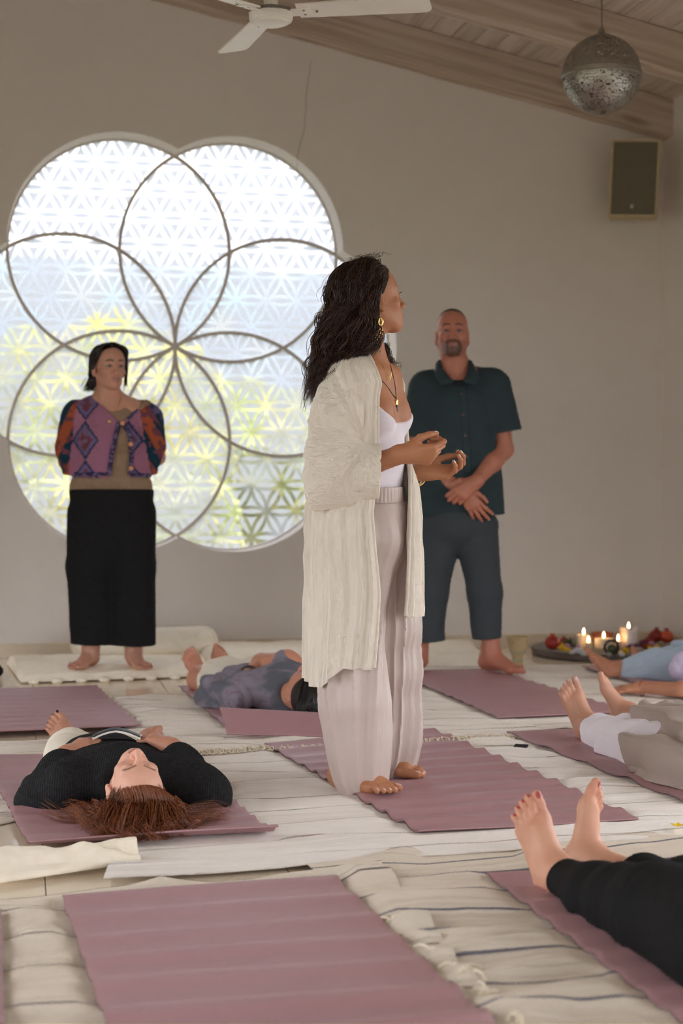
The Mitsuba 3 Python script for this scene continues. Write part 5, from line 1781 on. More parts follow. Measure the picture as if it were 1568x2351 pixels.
def redhead():
    r = np.random.default_rng(21)
    me = thing('person', 'red-haired person in black knitted sweater lying with an open book on the belly', 'person')
    B = Field()
    tau = math.radians(-14)
    ax = unit([-.27, .96, 0])                                # from head to feet
    hd = Head(V(312, 1818, 4.60), np.array([.06, 0, math.cos(tau)]) + ax * math.sin(tau), -ax * math.cos(tau) + UZ * math.sin(tau), s=.98, closed=True)
    hd.build(B)
    sd = np.array([ax[1], -ax[0], 0])                        # to the right in the picture
    nk = hd.c + ax * .19 + [0, 0, -.03]
    B.cap(hd.w(0, -.02, -.06), nk, .05, .054, .03)
    nk[2] = .098
    ch = nk + ax * .22 + [0, 0, .0]
    TM = np.array([ax, sd, UZ])
    B.ell(ch, (.2, .15, .066), TM, .05).ell(ch + ax * .28, (.2, .11, .058), TM, .05)
    hip = ch + ax * .42 + [0, 0, -.01]
    toe = V(162, 1690, 6.0)
    B.chain([hip - sd * .09 - [0, 0, .02], V(172, 1722, 5.75), V(166, 1706, 6.02)], [.05, .045, .033], .04).chain([hip + sd * .08 - [0, 0, .02], V(292, 1722, 5.6), V(306, 1712, 5.86)], [.05, .042, .03], .04)
    fl = Foot(V(168, 1706, 6.02), np.array([-.55, .45, .62]), -ax + [0, 0, .25], left=True, s=.95)
    fl.build(B)
    fr = Foot(V(306, 1714, 5.86), np.array([.7, .66, .2]), -ax + [0, 0, .2], s=.95)
    fr.build(B)
    wl, wr = V(150, 1735, 4.95), V(394, 1716, 4.99)
    hl = Hand(wl, V(226, 1686, 5.04) - wl, (.25, .25, -.95), left=False, s=.95)
    hr = Hand(wr, V(318, 1680, 5.07) - wr, (-.3, .2, -.95), left=True, s=.95)
    hl.build(B, curls=((22, 42, 30), (24, 40, 28), (24, 38, 26), (22, 36, 24)), thumb=((.7, .6, .3), (.95, .1, .3), (.95, -.1, .25)))
    hr.build(B, curls=((26, 46, 34), (26, 44, 30), (26, 40, 28), (24, 36, 26)), thumb=((.7, .6, .3), (.95, .1, .35), (.95, -.1, .3)))
    shl, shr = nk + ax * .07 - sd * .16 - [0, 0, .01], nk + ax * .07 + sd * .16 - [0, 0, .01]
    el, er = V(96, 1838, 4.84), V(470, 1826, 4.84)
    B.cap(shl, el, .05, .04, .03).cap(el, wl, .04, .027, .02).cap(shr, er, .05, .04, .03).cap(er, wr, .04, .027, .02)
    m = B.mesh(.010, fine=[(*around(hd.w(0, .02, 0), .15), .0028), (*around(hl.w(.08, 0, .01), .11), .0028), (*around(hr.w(.08, 0, .01), .11), .0028), (*around(fl.w(.08, 0, -.03), .16), .0032)])
    P = m.vertices
    col = skin_base(P, srgb(214, 164, 142))
    hd.paint(P, col, brow=(.20, .10, .06))
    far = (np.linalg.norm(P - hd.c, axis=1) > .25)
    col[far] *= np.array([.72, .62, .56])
    hl.paint(P, col, (.5, .28, .22)), hr.paint(P, col, (.5, .28, .22)), fl.paint(P, col, (.012, .01, .015))
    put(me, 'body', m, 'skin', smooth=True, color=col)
    # sweater
    A = Field()
    A.ell(ch + [0, 0, .0], (.24, .19, .088), TM, .05).ell(ch + ax * .27 + [0, 0, -.004], (.20, .14, .074), TM, .04)
    A.cap(shl, el, .078, .076, .05).cap(shr, er, .078, .076, .05)
    A.cap(el, el * .35 + wl * .65, .074, .05, .03).cap(er, er * .35 + wr * .65, .072, .05, .03)
    A.cap(el * .4 + wl * .6, el * .22 + wl * .78, .047, .045, .02).cap(er * .4 + wr * .6, er * .22 + wr * .78, .047, .045, .02)
    A.cap(nk + ax * .02, nk + ax * .1, .075, .1, .05)
    A.ell(hd.c + ax * .10 + [0, 0, .02], (.10, .085, .10), TM, .02, True)
    hem = ch + ax * .44

    def folds(p):
        q = np.minimum(np.linalg.norm(p - (el + .3 * (wl - el)), axis=1), np.linalg.norm(p - (er + .3 * (wr - er)), axis=1))
        k = np.exp(-(q / .12)**2)
        return .022 * k * (ridges((p @ unit([.3, .9, .5])) * 22 + 2 * nfbm(p * 8, 2, 3), 4) - .5) + .008 * (nfbm(p * 11, 3, 2) - .5)
    sw = A.mesh(.006, disp=folds, cut=[(hem, ax), ((0, 0, .027), (0, 0, -1))])
    put(me, 'sweater', sw, 'knit_black', smooth=60, label='black knitted sweater')
    Tt = Field()
    Tt.cap(hip - sd * .08 - ax * .05 - [0, 0, .02], hip + sd * .08 - ax * .05 - [0, 0, .02], .08, .08, .05)
    Tt.cap(hip - sd * .09 - [0, 0, .01], V(166, 1720, 5.7), .085, .07, .03).cap(V(166, 1720, 5.7), V(166, 1706, 5.96), .070, .056, .03)
    Tt.cap(hip + sd * .08 - [0, 0, .02], V(292, 1722, 5.6), .08, .06, .03).cap(V(292, 1722, 5.6), V(304, 1714, 5.82), .06, .05, .03)
    put(me, 'trousers', Tt.mesh(.007, disp=lambda p: lines(p, (.3, 1, .4), 14, .010, 3), cut=[((0, 0, .028), (0, 0, -1)), (V(166, 1702, 5.97), ax)]), 'linen_cream', smooth=60, label='cream trousers')
    # hair spread on the mat
    H = Field().ell(hd.w(0, -.016, .036), np.array([.077, .098, .081]) * hd.s, hd.M, .02)
    H.ell(G(315, 1888, .04), (.135, .07, .028), None, .03).ell(G(380, 1884, .04), (.10, .06, .024), None, .03)
    hm = H.mesh(.004, cut=[(hd.w(0, .062, .083), np.array([0, .10, -.062]) @ hd.M), ((0, 0, .028), (0, 0, -1))], disp=lambda p: .010 * (nfbm(p * [60, 30, 60], 2, 3) - .5))
    put(me, 'hair', hm, 'hair_red', smooth=True, uv=np.full((len(hm.vertices), 2), .012), label='long wavy copper-red hair')
    paths = []
    for c in range(300):
        s = r.uniform(-1, 1)
        d = unit([s * 1.1, r.uniform(-.5, .62), r.uniform(.45, 1.2) - abs(s) * .6])
        on = lambda v, k: hd.w(*(np.array([0, -.016, .036]) + unit(v) * np.array([.078, .099, .083]) * k))
        if d[1] * .099 - .016 > .064 - (.083 - (.036 + d[2] * .083)) * .62:
            continue
        d2 = unit([s * 1.15, -.55, .75 - .35 * abs(s)])
        pts = [on(d * (1 - q) + d2 * q, 1.02 + .06 * q + .03 * r.random()) for q in (0, .4, .8)]
        ex = 312 + s * 105 + r.normal(0, 9) + (22 if s > .35 else 0)
        ey = 1910 - 40 * s**2 + r.normal(0, 6)
        q = V(314 + s * 96, 1862 + 6 * r.normal(), 4.49)
        q[2] = max(q[2], .055) + .014 * r.random()
        e1 = G(ex, min(max(ey, 1850), 1922), .036 + .02 * r.random())
        e2 = G(ex + s * r.uniform(10, 95) + r.normal(0, 8), min(max(ey - 14 * abs(s) + r.normal(0, 6), 1850), 1926), .034 + .02 * r.random())
        A_, tn, sdn = r.uniform(.010, .024), r.uniform(1.2, 2.4), int(r.integers(1 << 30))
        for j in range(10):
            o = r.normal(0, .0042, 3)
            pth = curl([p_ + o * (.2 + .3 * i_) for i_, p_ in enumerate(pts + [q, e1, e2])], 30, A_ * r.uniform(.8, 1.2), tn, np.random.default_rng(sdn), .3)
            pth[:, 2] = np.maximum(pth[:, 2], .032)
            paths.append(pth)
    for i in range(160):                                      # strands along the hairline
        x = r.uniform(-.06, .06)
        root = hd.w(x, .064 - 6 * x * x, .083 - 4 * x * x)
        pth = spline([root, hd.w(x * 1.2 + .012, .055 - 6 * x * x, .103 - 4 * x * x), hd.w(x * 1.3 + .02, .02, .122 - 5 * x * x), hd.w(x * 1.35, -.05, .118 - 4 * x * x)], 20)
        paths.append(pth)
    m, uv = strands(paths, .0008, .0003, 3)
    put(me, 'hair__lock', m, 'hair_red', smooth=True, uv=uv, kind='stuff')
    # cord round the wrist
    f = unit(wl - el)
    x_ = unit(np.cross(f, UZ))
    y_ = np.cross(x_, f)
    g = np.linspace(0, 2 * math.pi, 33)
    put(me, 'bracelet', tube(wl - f * .03 + .033 * (np.cos(g)[:, None] * x_ + np.sin(g)[:, None] * y_), .0028, 6), 'leather_brown', smooth=True, label='brown cord bracelet')
    # the book
    bk = thing('book', 'small open book with dark cover lying face down under both hands of the red-haired person', 'book')
    sp0, sp1 = V(266, 1674, 5.02), V(266, 1670, 5.15)
    for nm, px in (('left', 212), ('right', 322)):
        e0, e1 = V(px, 1692, 5.0), V(px, 1688, 5.13)
        rows, pg = [], []
        for k in np.linspace(0, 1, 12):
            a, b = sp0 * (1 - k) + e0 * k, sp1 * (1 - k) + e1 * k
            bow = [0, 0, .004 * math.sin(k * math.pi)]
            rows.append([a + bow, b + bow])
            pg.append([a + bow + [0, .004, -.007], b + bow + [0, -.004, -.007]])
        put(bk, 'cover', sheet(np.array(rows), .003), 'book_cover', smooth=False)
        put(bk, 'pages', sheet(np.array(pg), .006), 'paper', smooth=False, label='white pages')


def grey_person():
    r = np.random.default_rng(31)
    me = thing('person', 'dark-haired person in a grey-violet printed tunic and white trousers lying behind the standing woman', 'person')
    B = Field()
    hc = V(708, 1612, 6.52)
    hc[2] = .128
    ft = V(470, 1557, 7.62)
    ax = unit((ft - hc) * [1, 1, 0])
    sd = np.array([ax[1], -ax[0], 0])
    hd = Head(hc, UZ * .95 + ax * .25, -ax + UZ * .15, s=1.0, closed=True)
    hd.build(B)
    TM = np.array([ax, sd, UZ])
    nk = hc + ax * .18 + [0, 0, -.02]
    ch = nk + ax * .2 + [0, 0, .0]
    B.cap(hd.w(0, -.02, -.06), nk, .05, .055, .03)
    nk[2] = ch[2] = .10
    B.ell(ch, (.19, .15, .064), TM, .05).ell(ch + ax * .26, (.19, .14, .058), TM, .05)
    hip = ch + ax * .36 - [0, 0, .01]
    fn, ff = V(470, 1556, 7.60), V(505, 1552, 7.72)
    B.chain([hip - sd * .08, hip - sd * .08 + ax * .3 - [0, 0, .02], fn], [.08, .055, .036], .04).chain([hip + sd * .08, hip + sd * .08 + ax * .3 - [0, 0, .02], ff], [.08, .055, .036], .04)
    f1 = Foot(fn, np.array([-.42, .25, .85]), -ax + [0, 0, .3], left=True, s=.9)
    f2 = Foot(ff, np.array([.1, .4, .9]), -ax + [0, 0, .3], s=.9)
    f1.build(B), f2.build(B)
    sh = ch - ax * .1 + sd * .15
    el, wr = V(600, 1522, 6.98), V(566, 1556, 6.86)
    B.cap(sh + [0, 0, .03], V(660, 1518, 6.86), .05, .045, .03).cap(V(660, 1518, 6.86), el, .042, .04, .03).cap(el, wr, .039, .029, .02)
    h1 = Hand(wr, V(540, 1592, 6.82) - wr, (.2, -.3, -.9), s=.95)
    h1.build(B, curls=((20, 25, 15),) * 4)
    sh2 = ch - ax * .1 - sd * .17
    B.chain([sh2, sh2 + ax * .24 - sd * .03 - [0, 0, .03], sh2 + ax * .38 - [0, 0, .03]], [.045, .036, .026], .03)
    m = B.mesh(.010, fine=[(*around(hd.c, .14), .0035), (*around(f1.w(.07, 0, -.02), .15), .0035), (*around(h1.w(.06, 0, 0), .1), .004)], cut=[((0, 0, .028), (0, 0, -1))])
    P = m.vertices
    col = skin_base(P, srgb(190, 132, 108))
    hd.paint(P, col)
    f1.paint(P, col, (.5, .3, .26))
    put(me, 'body', m, 'skin', smooth=True, color=col)
    A = Field()
    A.ell(ch + [0, 0, .012], (.24, .19, .086), TM, .05).ell(ch + ax * .25 + [0, 0, .004], (.22, .18, .078), TM, .05)
    A.chain([sh2, sh2 + ax * .24 - sd * .03 - [0, 0, .03], sh2 + ax * .40 - [0, 0, .03]], [.072, .064, .05], .05).cap(sh2 + ax * .24 - sd * .05 - [0, 0, .04], V(500, 1654, 6.78), .05, .035, .05)
    A.cap(sh + [0, 0, .03], V(655, 1518, 6.86), .07, .055, .04)
    A.cap(nk + ax * .02, nk + ax * .1, .075, .1, .05)
    A.ell(hc + ax * .08, (.09, .09, .09), TM, .02, True)
    put(me, 'tunic', A.mesh(.006, disp=lambda p: lines(p, (.9, .3, .5), 17, .022, 2) + lines(p, (.3, .9, .3), 14, .012, 7) + .008 * (nfbm(p * 12, 3, 3) - .5), cut=[((0, 0, .030), (0, 0, -1)), (ch + ax * .43, ax)]), 'print_grey', smooth=60, label='grey-violet printed tunic')
    Tt = Field()
    Tt.cap(hip - sd * .08, hip + sd * .08, .1, .1, .05)
    Tt.cap(hip - sd * .09, fn - ax * .22 - [0, 0, .0], .105, .09, .04).cap(fn - ax * .22, fn - ax * .05 + [0, 0, -.01], .09, .078, .04)
    Tt.cap(hip + sd * .08, ff - ax * .22, .1, .085, .04).cap(ff - ax * .22, ff - ax * .05, .085, .075, .04)
    put(me, 'trousers', Tt.mesh(.007, disp=lambda p: lines(p, (.6, .5, .5), 15, .018, 3), cut=[((0, 0, .030), (0, 0, -1)), (fn - ax * .04, ax)]), 'linen_cream', smooth=60, label='loose white trousers')
    H = Field().ell(hd.w(0, -.016, .038), np.array([.08, .101, .085]) * hd.s, hd.M, .02)
    H.ell(hd.w(0, -.03, .05), np.array([.085, .075, .08]), hd.M, .03)
    H.cap(hd.w(0, -.05, .06), hd.w(.0, -.09, .09), .065, .04, .04)
    hm = H.mesh(.005, cut=[(hd.w(0, .064, .082), np.array([0, .10, -.062]) @ hd.M), ((0, 0, .029), (0, 0, -1))])
    put(me, 'hair', hm, 'hair_black', smooth=True, uv=np.full((len(hm.vertices), 2), .2), label='smooth dark brown hair')
    paths = []
    for i in range(650):
        s, yy = r.uniform(-1, 1), r.uniform(-.05, .066)
        root = hd.w(.05 * s, yy, .118 - .03 * s * s - .3 * max(0, -yy))
        p1 = hd.w(.083 * s + .01, yy - .04, .126 - .03 * s * s)
        e = hd.w(.095 * s + r.normal(0, .01), -.102 + r.normal(0, .006), .11 - .03 * abs(s) + r.normal(0, .02))
        pth = spline([root, p1, hd.w(.1 * s, -.065, .132 - .03 * s * s), e], 20)
        pth[:, 2] = np.maximum(pth[:, 2], .032)
        paths.append(pth)
    m, uv = strands(paths, .002, .0008, 3)
    put(me, 'hair__lock', m, 'hair_black', smooth=True, uv=uv, kind='stuff')
    f = unit(wr - el)
    x_ = unit(np.cross(f, UZ))
    y_ = np.cross(x_, f)
    g = np.linspace(0, 2 * math.pi, 33)
    for k in range(2):
        put(me, 'bracelet', tube(wr - f * (.02 + .016 * k) + .036 * (np.cos(g)[:, None] * x_ + np.sin(g)[:, None] * y_), .005, 6), 'leather_dark', smooth=True, label='dark leather bracelet')


def blue_person():
    me = thing('person', 'person in pale blue trousers lying at the far right edge beside the candle tray', 'person')
    B = Field()
    an = V(1418, 1540, 7.93)
    ft = Foot(an, (-.60, -.05, .80), (.8, 0, .6), left=True, s=.95)
    ft.build(B)
    kn, hip = V(1530, 1530, 7.80), V(1660, 1520, 7.62)
    B.chain([an, kn, hip], [.036, .058, .09], .04)
    a2 = V(1500, 1532, 8.15)
    f2 = Foot(a2, (-.1, .75, .4), (.9, 0, .3), s=.95)
    f2.build(B)
    B.chain([a2, V(1560, 1515, 8.0), V(1660, 1508, 7.85)], [.036, .055, .08], .04)
    TO = V(1760, 1520, 7.60)
    B.ell(TO, (.26, .17, .1), None, .05)
    wr, el, sh = V(1472, 1580, 7.32), V(1566, 1588, 7.20), V(1720, 1560, 7.30)
    B.cap(sh, el, .05, .043, .03).cap(el, wr, .043, .03, .02)
    hn = Hand(wr, (-1, .05, -.06), (0, .15, -1), left=True, s=.95)
    hn.build(B, curls=((12, 18, 12), (14, 18, 12), (14, 18, 12), (16, 18, 12)))
    m = B.mesh(.010, fine=[(*around(ft.w(.07, 0, -.02), .16), .0035), (*around(hn.w(.08, 0, 0), .12), .0035)])
    P = m.vertices
    m = B.mesh(.010, fine=[(*around(ft.w(.07, 0, -.02), .16), .0035), (*around(hn.w(.08, 0, 0), .12), .0035)], cut=[((0, 0, .024), (0, 0, -1))])
    P = m.vertices
    col = skin_base(P, srgb(182, 126, 98))
    ft.paint(P, col, (.32, .02, .04)), hn.paint(P, col, (.45, .25, .2))
    put(me, 'body', m, 'skin', smooth=True, color=col)
    Tt = Field().cap(V(1433, 1541, 7.90), V(1530, 1532, 7.80), .068, .088, .04).cap(V(1530, 1532, 7.80), hip, .088, .12, .04)
    Tt.cap(V(1520, 1526, 8.1), V(1560, 1514, 8.0), .06, .08, .04).cap(V(1560, 1514, 8.0), V(1660, 1506, 7.85), .08, .1, .04)
    put(me, 'trousers', Tt.mesh(.006, disp=lambda p: lines(p, (.8, .3, .6), 12, .026, 3) + lines(p, (-.5, .3, .8), 14, .016, 4), cut=[((0, 0, .026), (0, 0, -1)), (V(1424, 1541, 7.9), (-1, 0, .15))]), 'linen_blue', smooth=60, label='pale blue linen trousers')
    A = Field().cap(V(1575, 1532, 7.5), V(1700, 1525, 7.5), .075, .13, .04).ell(TO, (.27, .19, .12), None, .04)
    put(me, 'top', A.mesh(.007, disp=lambda p: lines(p, (.9, .2, .3), 14, .014, 3), cut=[((0, 0, .026), (0, 0, -1))]), 'lavender_cotton', smooth=60, label='pale lavender top')
    f = unit(wr - el)
    x_ = unit(np.cross(f, UZ))
    y_ = np.cross(x_, f)
    g = np.linspace(0, 2 * math.pi, 33)
    put(me, 'bracelet', tube(wr - f * .006 + .0325 * (np.cos(g)[:, None] * x_ + np.sin(g)[:, None] * y_), .003, 6), 'red_thread', smooth=True, label='red thread bracelet')


def white_person():
    me = thing('person', 'barefoot person in white trousers and taupe tunic lying at the right edge', 'person')
    B = Field()
    ax = unit([.29, -.95, 0])                                 # ankles to head
    al, ar = V(1352, 1668, 6.02), V(1440, 1640, 6.32)
    fl = Foot(al, (-.30, .12, .95), ax + [0, 0, .1], left=True, s=.98)
    fr = Foot(ar, (-.22, .22, .95), (.9, -.42, .15), s=.95)
    fl.build(B, splay=.004), fr.build(B)
    kl, kr = V(1470, 1704, 5.66), V(1520, 1672, 5.92)
    hl, hr = V(1580, 1745, 5.32), V(1640, 1715, 5.5)
    B.chain([al, kl, hl], [.037, .058, .085], .04).chain([ar, kr, hr], [.037, .058, .085], .04)
    B.ell(V(1720, 1760, 5.1), (.22, .25, .1), None, .05)
    m = B.mesh(.010, fine=[(*around(fl.w(.07, 0, -.02), .16), .003), (*around(fr.w(.07, 0, -.02), .16), .003)], cut=[((0, 0, .026), (0, 0, -1))])
    P = m.vertices
    col = skin_base(P, srgb(186, 138, 114))
    fl.paint(P, col, (.52, .36, .36)), fr.paint(P, col, (.52, .36, .36))
    put(me, 'body', m, 'skin', smooth=True, color=col)
    Tt = Field().cap(V(1372, 1684, 5.95), V(1440, 1702, 5.72), .072, .088, .04).cap(V(1440, 1702, 5.72), V(1530, 1730, 5.45), .088, .12, .04)
    Tt.cap(V(1462, 1658, 6.2), V(1540, 1680, 5.85), .062, .09, .05).cap(V(1540, 1680, 5.85), hr, .09, .11, .04)
    Tt.cap(V(1400, 1728, 5.75), V(1480, 1760, 5.5), .045, .05, .04)
    put(me, 'trousers', Tt.mesh(.006, disp=lambda p: lines(p, (.8, .5, .3), 12, .018, 3) + lines(p, (.2, .9, .4), 9, .010, 4), cut=[((0, 0, .027), (0, 0, -1)), (V(1352, 1680, 5.99), -ax + [-.15, 0, .1])]), 'linen_white', smooth=60, label='white cotton trousers')
    A = Field().cap(V(1500, 1700, 5.60), V(1640, 1700, 5.4), .105, .14, .05).cap(V(1500, 1740, 5.38), V(1640, 1765, 5.15), .10, .15, .05)
    A.cap(V(1452, 1778, 5.42), V(1530, 1760, 5.3), .022, .06, .05).cap(V(1490, 1800, 5.25), V(1620, 1815, 5.05), .05, .09, .04)
    A.cap(V(1475, 1680, 5.70), V(1560, 1655, 5.75), .07, .09, .04)

    def folds(p):
        return lines(p, (.55, .1, .85), 15, .050, 2) + lines(p, (.9, .4, -.2), 13, .030, 5) + .008 * (nfbm(p * 12, 3, 3) - .5)
    put(me, 'tunic', A.mesh(.006, disp=folds, cut=[((0, 0, .027), (0, 0, -1))]), 'linen_taupe', smooth=60, label='loose taupe tunic in deep folds')


def leggings_person():
    me = thing('person', 'barefoot person in black leggings with red toenails lying in the foreground at lower right', 'person')
    B = Field()
    al, ar = V(1276, 2004, 3.86), V(1352, 1972, 4.14)
    ax = unit([.32, -.92, 0])
    fl = Foot(al, (-.235, .14, .96), ax + [0, 0, .12], left=True, s=1.0)
    fr = Foot(ar, (.44, .16, .88), (.86, -.5, .1), s=1.0)
    fl.build(B), fr.build(B)
    cl, cr = V(1390, 2062, 3.64), V(1480, 2036, 3.92)
    kl, kr = V(1500, 2098, 3.44), V(1590, 2065, 3.70)
    hl, hr = V(1690, 2160, 3.15), V(1720, 2110, 3.45)
    B.chain([al, cl, kl, hl], [.037, .052, .052, .085], .04).chain([ar, cr, kr, hr], [.037, .052, .052, .085], .04)
    m = B.mesh(.010, fine=[(*around(fl.w(.06, 0, -.02), .17), .0026), (*around(fr.w(.06, 0, -.02), .17), .0026)])
    P = m.vertices
    n = nfbm(P * 30, 3, 6)[:, None]
    col = skin_base(P, srgb(200, 150, 124)) * (1 + .12 * (n - .5) * [-.3, -1, -.6])
    for f in (fl, fr):                                        # redder soles and toes
        q = (P - f.o) @ f.B.T
        t = np.clip((q[:, 0] - .10) / .06, 0, 1)[:, None] * (np.abs(q[:, 1]) < .08)[:, None] * .35
        col[:] = col * (1 - t) + np.array(srgb(186, 112, 90)) * t
        f.paint(P, col, (.35, .04, .05))
    put(me, 'body', m, 'skin', smooth=True, color=col)
    Tt = Field().chain([V(1288, 2012, 3.84), V(1375, 2058, 3.66), V(1440, 2074, 3.54), V(1515, 2098, 3.42), V(1690, 2160, 3.15)], [.046, .068, .076, .098, .145], .05)
    Tt.chain([V(1405, 1998, 4.10), V(1480, 2034, 3.92), V(1590, 2062, 3.70), V(1720, 2110, 3.45)], [.044, .066, .085, .12], .05)
    put(me, 'leggings', Tt.mesh(.006, disp=lambda p: lines(p, ax, 22, .0035, 3), cut=[((0, 0, .027), (0, 0, -1)), (V(1284, 2010, 3.85), -ax * .9 + [-.1, 0, .1])]), 'black_jersey', smooth=60, label='black leggings')


redhead()
grey_person()
blue_person()
white_person()
leggings_person()
# ------------------------------------------------------------------ ceiling fan, pendant, loudspeaker
mat('white_paint', lambda p, n, uv: mix(mi.Color3f(*srgb(214, 208, 200)), mi.Color3f(*srgb(226, 222, 214)), fbm(p.x * 8, p.y * 8, p.z * 8, 2)), 0.35, 0.5)
mat('steel_grey', srgb(120, 116, 112), 0.35, metallic=0.6)
fan = thing('ceiling_fan', 'white three-blade ceiling fan below the sloping wood ceiling at the top', 'fan')
FO = V(622, 36, 6.0)
put(fan, 'motor', lathe([(0, -.035), (.045, -.034), (.062, -.028), (.0665, -.018), (.075, -.02), (.079, -.012), (.079, .008), (.072, .018), (.05, .026), (.03, .034), (0, .035)], 48, FO), 'white_paint', smooth=35)
put(fan, 'band', lathe([(.076, .006), (.0815, .008), (.0815, .018), (.074, .02)], 48, FO), 'steel_grey', smooth=35)
put(fan, 'rod', lathe([(.026, .03), (.026, .07), (.035, .075), (.035, .16), (.016, .17), (.016, 1.2)], 32, FO), 'white_paint', smooth=35)
for k, a in enumerate((-12, 108, 228)):
    a = math.radians(a)
    d, s = np.array([math.cos(a), math.sin(a), 0]), np.array([-math.sin(a), math.cos(a), 0])
    tilt = math.radians(12)
    up = UZ * math.cos(tilt) + s * math.sin(tilt)
    s2 = np.cross(up, d)
    t = np.linspace(0, 2 * math.pi, 17)
    o = [(.10, -.048), (.53, -.062)] + [(.55 + .03 * math.cos(x), .032 + .03 * math.sin(x)) if x > 0 else (.55 + .03 * math.cos(x), -.032 + .03 * math.sin(x)) for x in np.linspace(-1.45, 1.45, 12)] + [(.53, .062), (.10, .048)]
    pl = trimesh.creation.extrude_polygon(sg.Polygon(o), .006, engine='earcut')
    b = put(fan, 'blade', place(pl, FO + [0, 0, .012] - up * .003, d, s2, up), 'white_paint', smooth=False)
    put(fan, 'bracket', place(chamfer_box(.09, .05, .005, .001), FO + d * .105 + [0, 0, .012] - up * .006, d, s2, up), 'white_paint')
    for q in ((.125, .015), (.125, -.015), (.17, 0)):
        put(b, 'screw', place(trimesh.creation.cylinder(.005, .004, sections=12), FO + d * q[0] + s2 * q[1] + [0, 0, .012] - up * .0075, d, s2, up), 'steel_grey')

mat('brushed_silver', lambda p, n, uv: mix(mi.Color3f(.30, .28, .25), mi.Color3f(.44, .41, .37), fbm(p.x * 60, p.y * 60, p.z * 60, 2)), 0.38, metallic=1.0)
lamp = thing('pendant_lamp', 'silver perforated globe lamp hanging near the right end of the ceiling', 'lamp')
LC, LR = V(1381, 172, 6.9), .1625
s = trimesh.creation.icosphere(6, LR)
ctr = s.vertices[s.faces].mean(1)
n1 = meshkit.noise(ctr * 84, 3)
keep = (np.abs(n1 - .5) > .055) | (np.abs(ctr[:, 2]) < .016)
sf = s.faces[keep]
s = trimesh.Trimesh(s.vertices + LC, sf, process=False)
put(lamp, 'globe', s, 'brushed_silver', smooth=True)
put(lamp, 'equator_ring', lathe([(LR + .0005, -.012), (LR + .005, -.009), (LR + .005, .009), (LR + .0005, .012), (LR - .003, .01), (LR - .003, -.01), (LR + .0005, -.012)], 96, LC), 'brushed_silver', smooth=35)
put(lamp, 'cap', lathe([(0, LR + .03), (.012, LR + .028), (.016, LR + .008), (.04, LR - .002), (.042, LR - .012)], 32, LC), 'brushed_silver', smooth=35)
put(lamp, 'chain', tube(np.array([LC + [0, 0, LR + .02], LC + [0, 0, .6]]), .003, 8), 'steel_grey')

spk = thing('loudspeaker', 'cream framed loudspeaker with dark grille high on the wall near the right corner', 'speaker')
mat('speaker_case', srgb(172, 154, 118), 0.5)
mat('grille', lambda p, n, uv: mix(mi.Color3f(*srgb(84, 80, 62)), mi.Color3f(*srgb(126, 120, 100)), smoothstep(.2, .8, .5 + .5 * dr.sin(uv.x * 1250)) * smoothstep(.1, .6, .5 + .5 * dr.sin(uv.y * 1250))), 0.6, metallic=0.3)
SC = V(1456, 409, 9.18)
sx, sy, sz = unit([1, -.19, -.035]), None, None
sz = unit(UZ + sx * .035 + np.array([0, -.05, 0]))
sy = unit(np.cross(sz, sx))
w_, h_, dp = .268, .425, .20
put(spk, 'case', place(chamfer_box(w_, dp, h_, .008), SC + sy * (dp / 2 + .01), sx, sy, sz), 'speaker_case')
fr = sg.box(-w_ / 2, -h_ / 2, w_ / 2, h_ / 2).buffer(-.002).difference(sg.box(-w_ / 2 + .014, -h_ / 2 + .014, w_ / 2 - .014, h_ / 2 - .014))
put(spk, 'frame', place(trimesh.creation.extrude_polygon(fr, .014, engine='earcut'), SC + sy * .012, sx, sz, -sy), 'speaker_case')
g = chamfer_box(w_ - .03, .006, h_ - .03, .001)
put(spk, 'grille', place(g, SC + sy * .008, sx, sy, sz), 'grille', uv=np.stack([g.vertices[:, 0], g.vertices[:, 2]], 1))
em = sg.Point(0, 0).buffer(.0125)
mat('badge_silver', srgb(190, 190, 186), 0.4, metallic=.2)
bo = SC + sx * -.006 + sz * -.152 + sy * .004
for k in (-1, 0, 1):                                          # small slanted strokes of the badge
    q = sa.rotate(sg.box(-.0016, -.009 + .003 * abs(k), .0016, .009), -24, origin=(0, 0))
    q = sa.translate(q, k * .0065, -abs(k) * .000)
    put(spk, 'badge', place(trimesh.creation.extrude_polygon(q, .002, engine='earcut'), bo, sx, sz, -sy), 'badge_silver')
put(spk, 'badge', place(trimesh.creation.extrude_polygon(sg.box(-.009, -.0105, .007, -.006), .002, engine='earcut'), bo, sx, sz, -sy), 'badge_silver')
put(spk, 'bracket', place(box((.05, .22, .05)), SC + sy * (dp + .09), sx, sy, sz), 'steel_grey')

# ------------------------------------------------------------------ goblet and tray by the wall
mat('clay_beige', lambda p, n, uv: mix(mi.Color3f(*srgb(200, 178, 138)), mi.Color3f(*srgb(176, 150, 108)), fbm(p.x * 30, p.y * 30, p.z * 50, 3)), 0.75, 0.2)
mat('cord_teal', srgb(150, 176, 164), 0.8)
mat('clay_dark', srgb(96, 74, 54), 0.8)
gb = thing('goblet_drum', 'beige clay goblet drum standing on the floor beside the man\'s foot', 'drum')
go_ = G(1188, 1536, 0)
H_ = .165
prof = [(0, 0), (.034, 0), (.036, .006), (.030, .02), (.026, .05), (.028, .065), (.036, .08), (.046, .11), (.053, .145), (.056, .165), (.053, .167), (.049, .16), (.035, .1), (0, .095)]
put(gb, 'body', lathe(prof, 48, go_), 'clay_beige', smooth=30)
for z, rr_ in ((.048, .0275), (.088, .040)):
    g = np.linspace(0, 2 * math.pi, 49)
    put(gb, 'cord', tube(go_ + np.stack([rr_ * np.cos(g), rr_ * np.sin(g), z + .002 * np.sin(6 * g)], 1), .0026, 6), 'cord_teal', smooth=True)

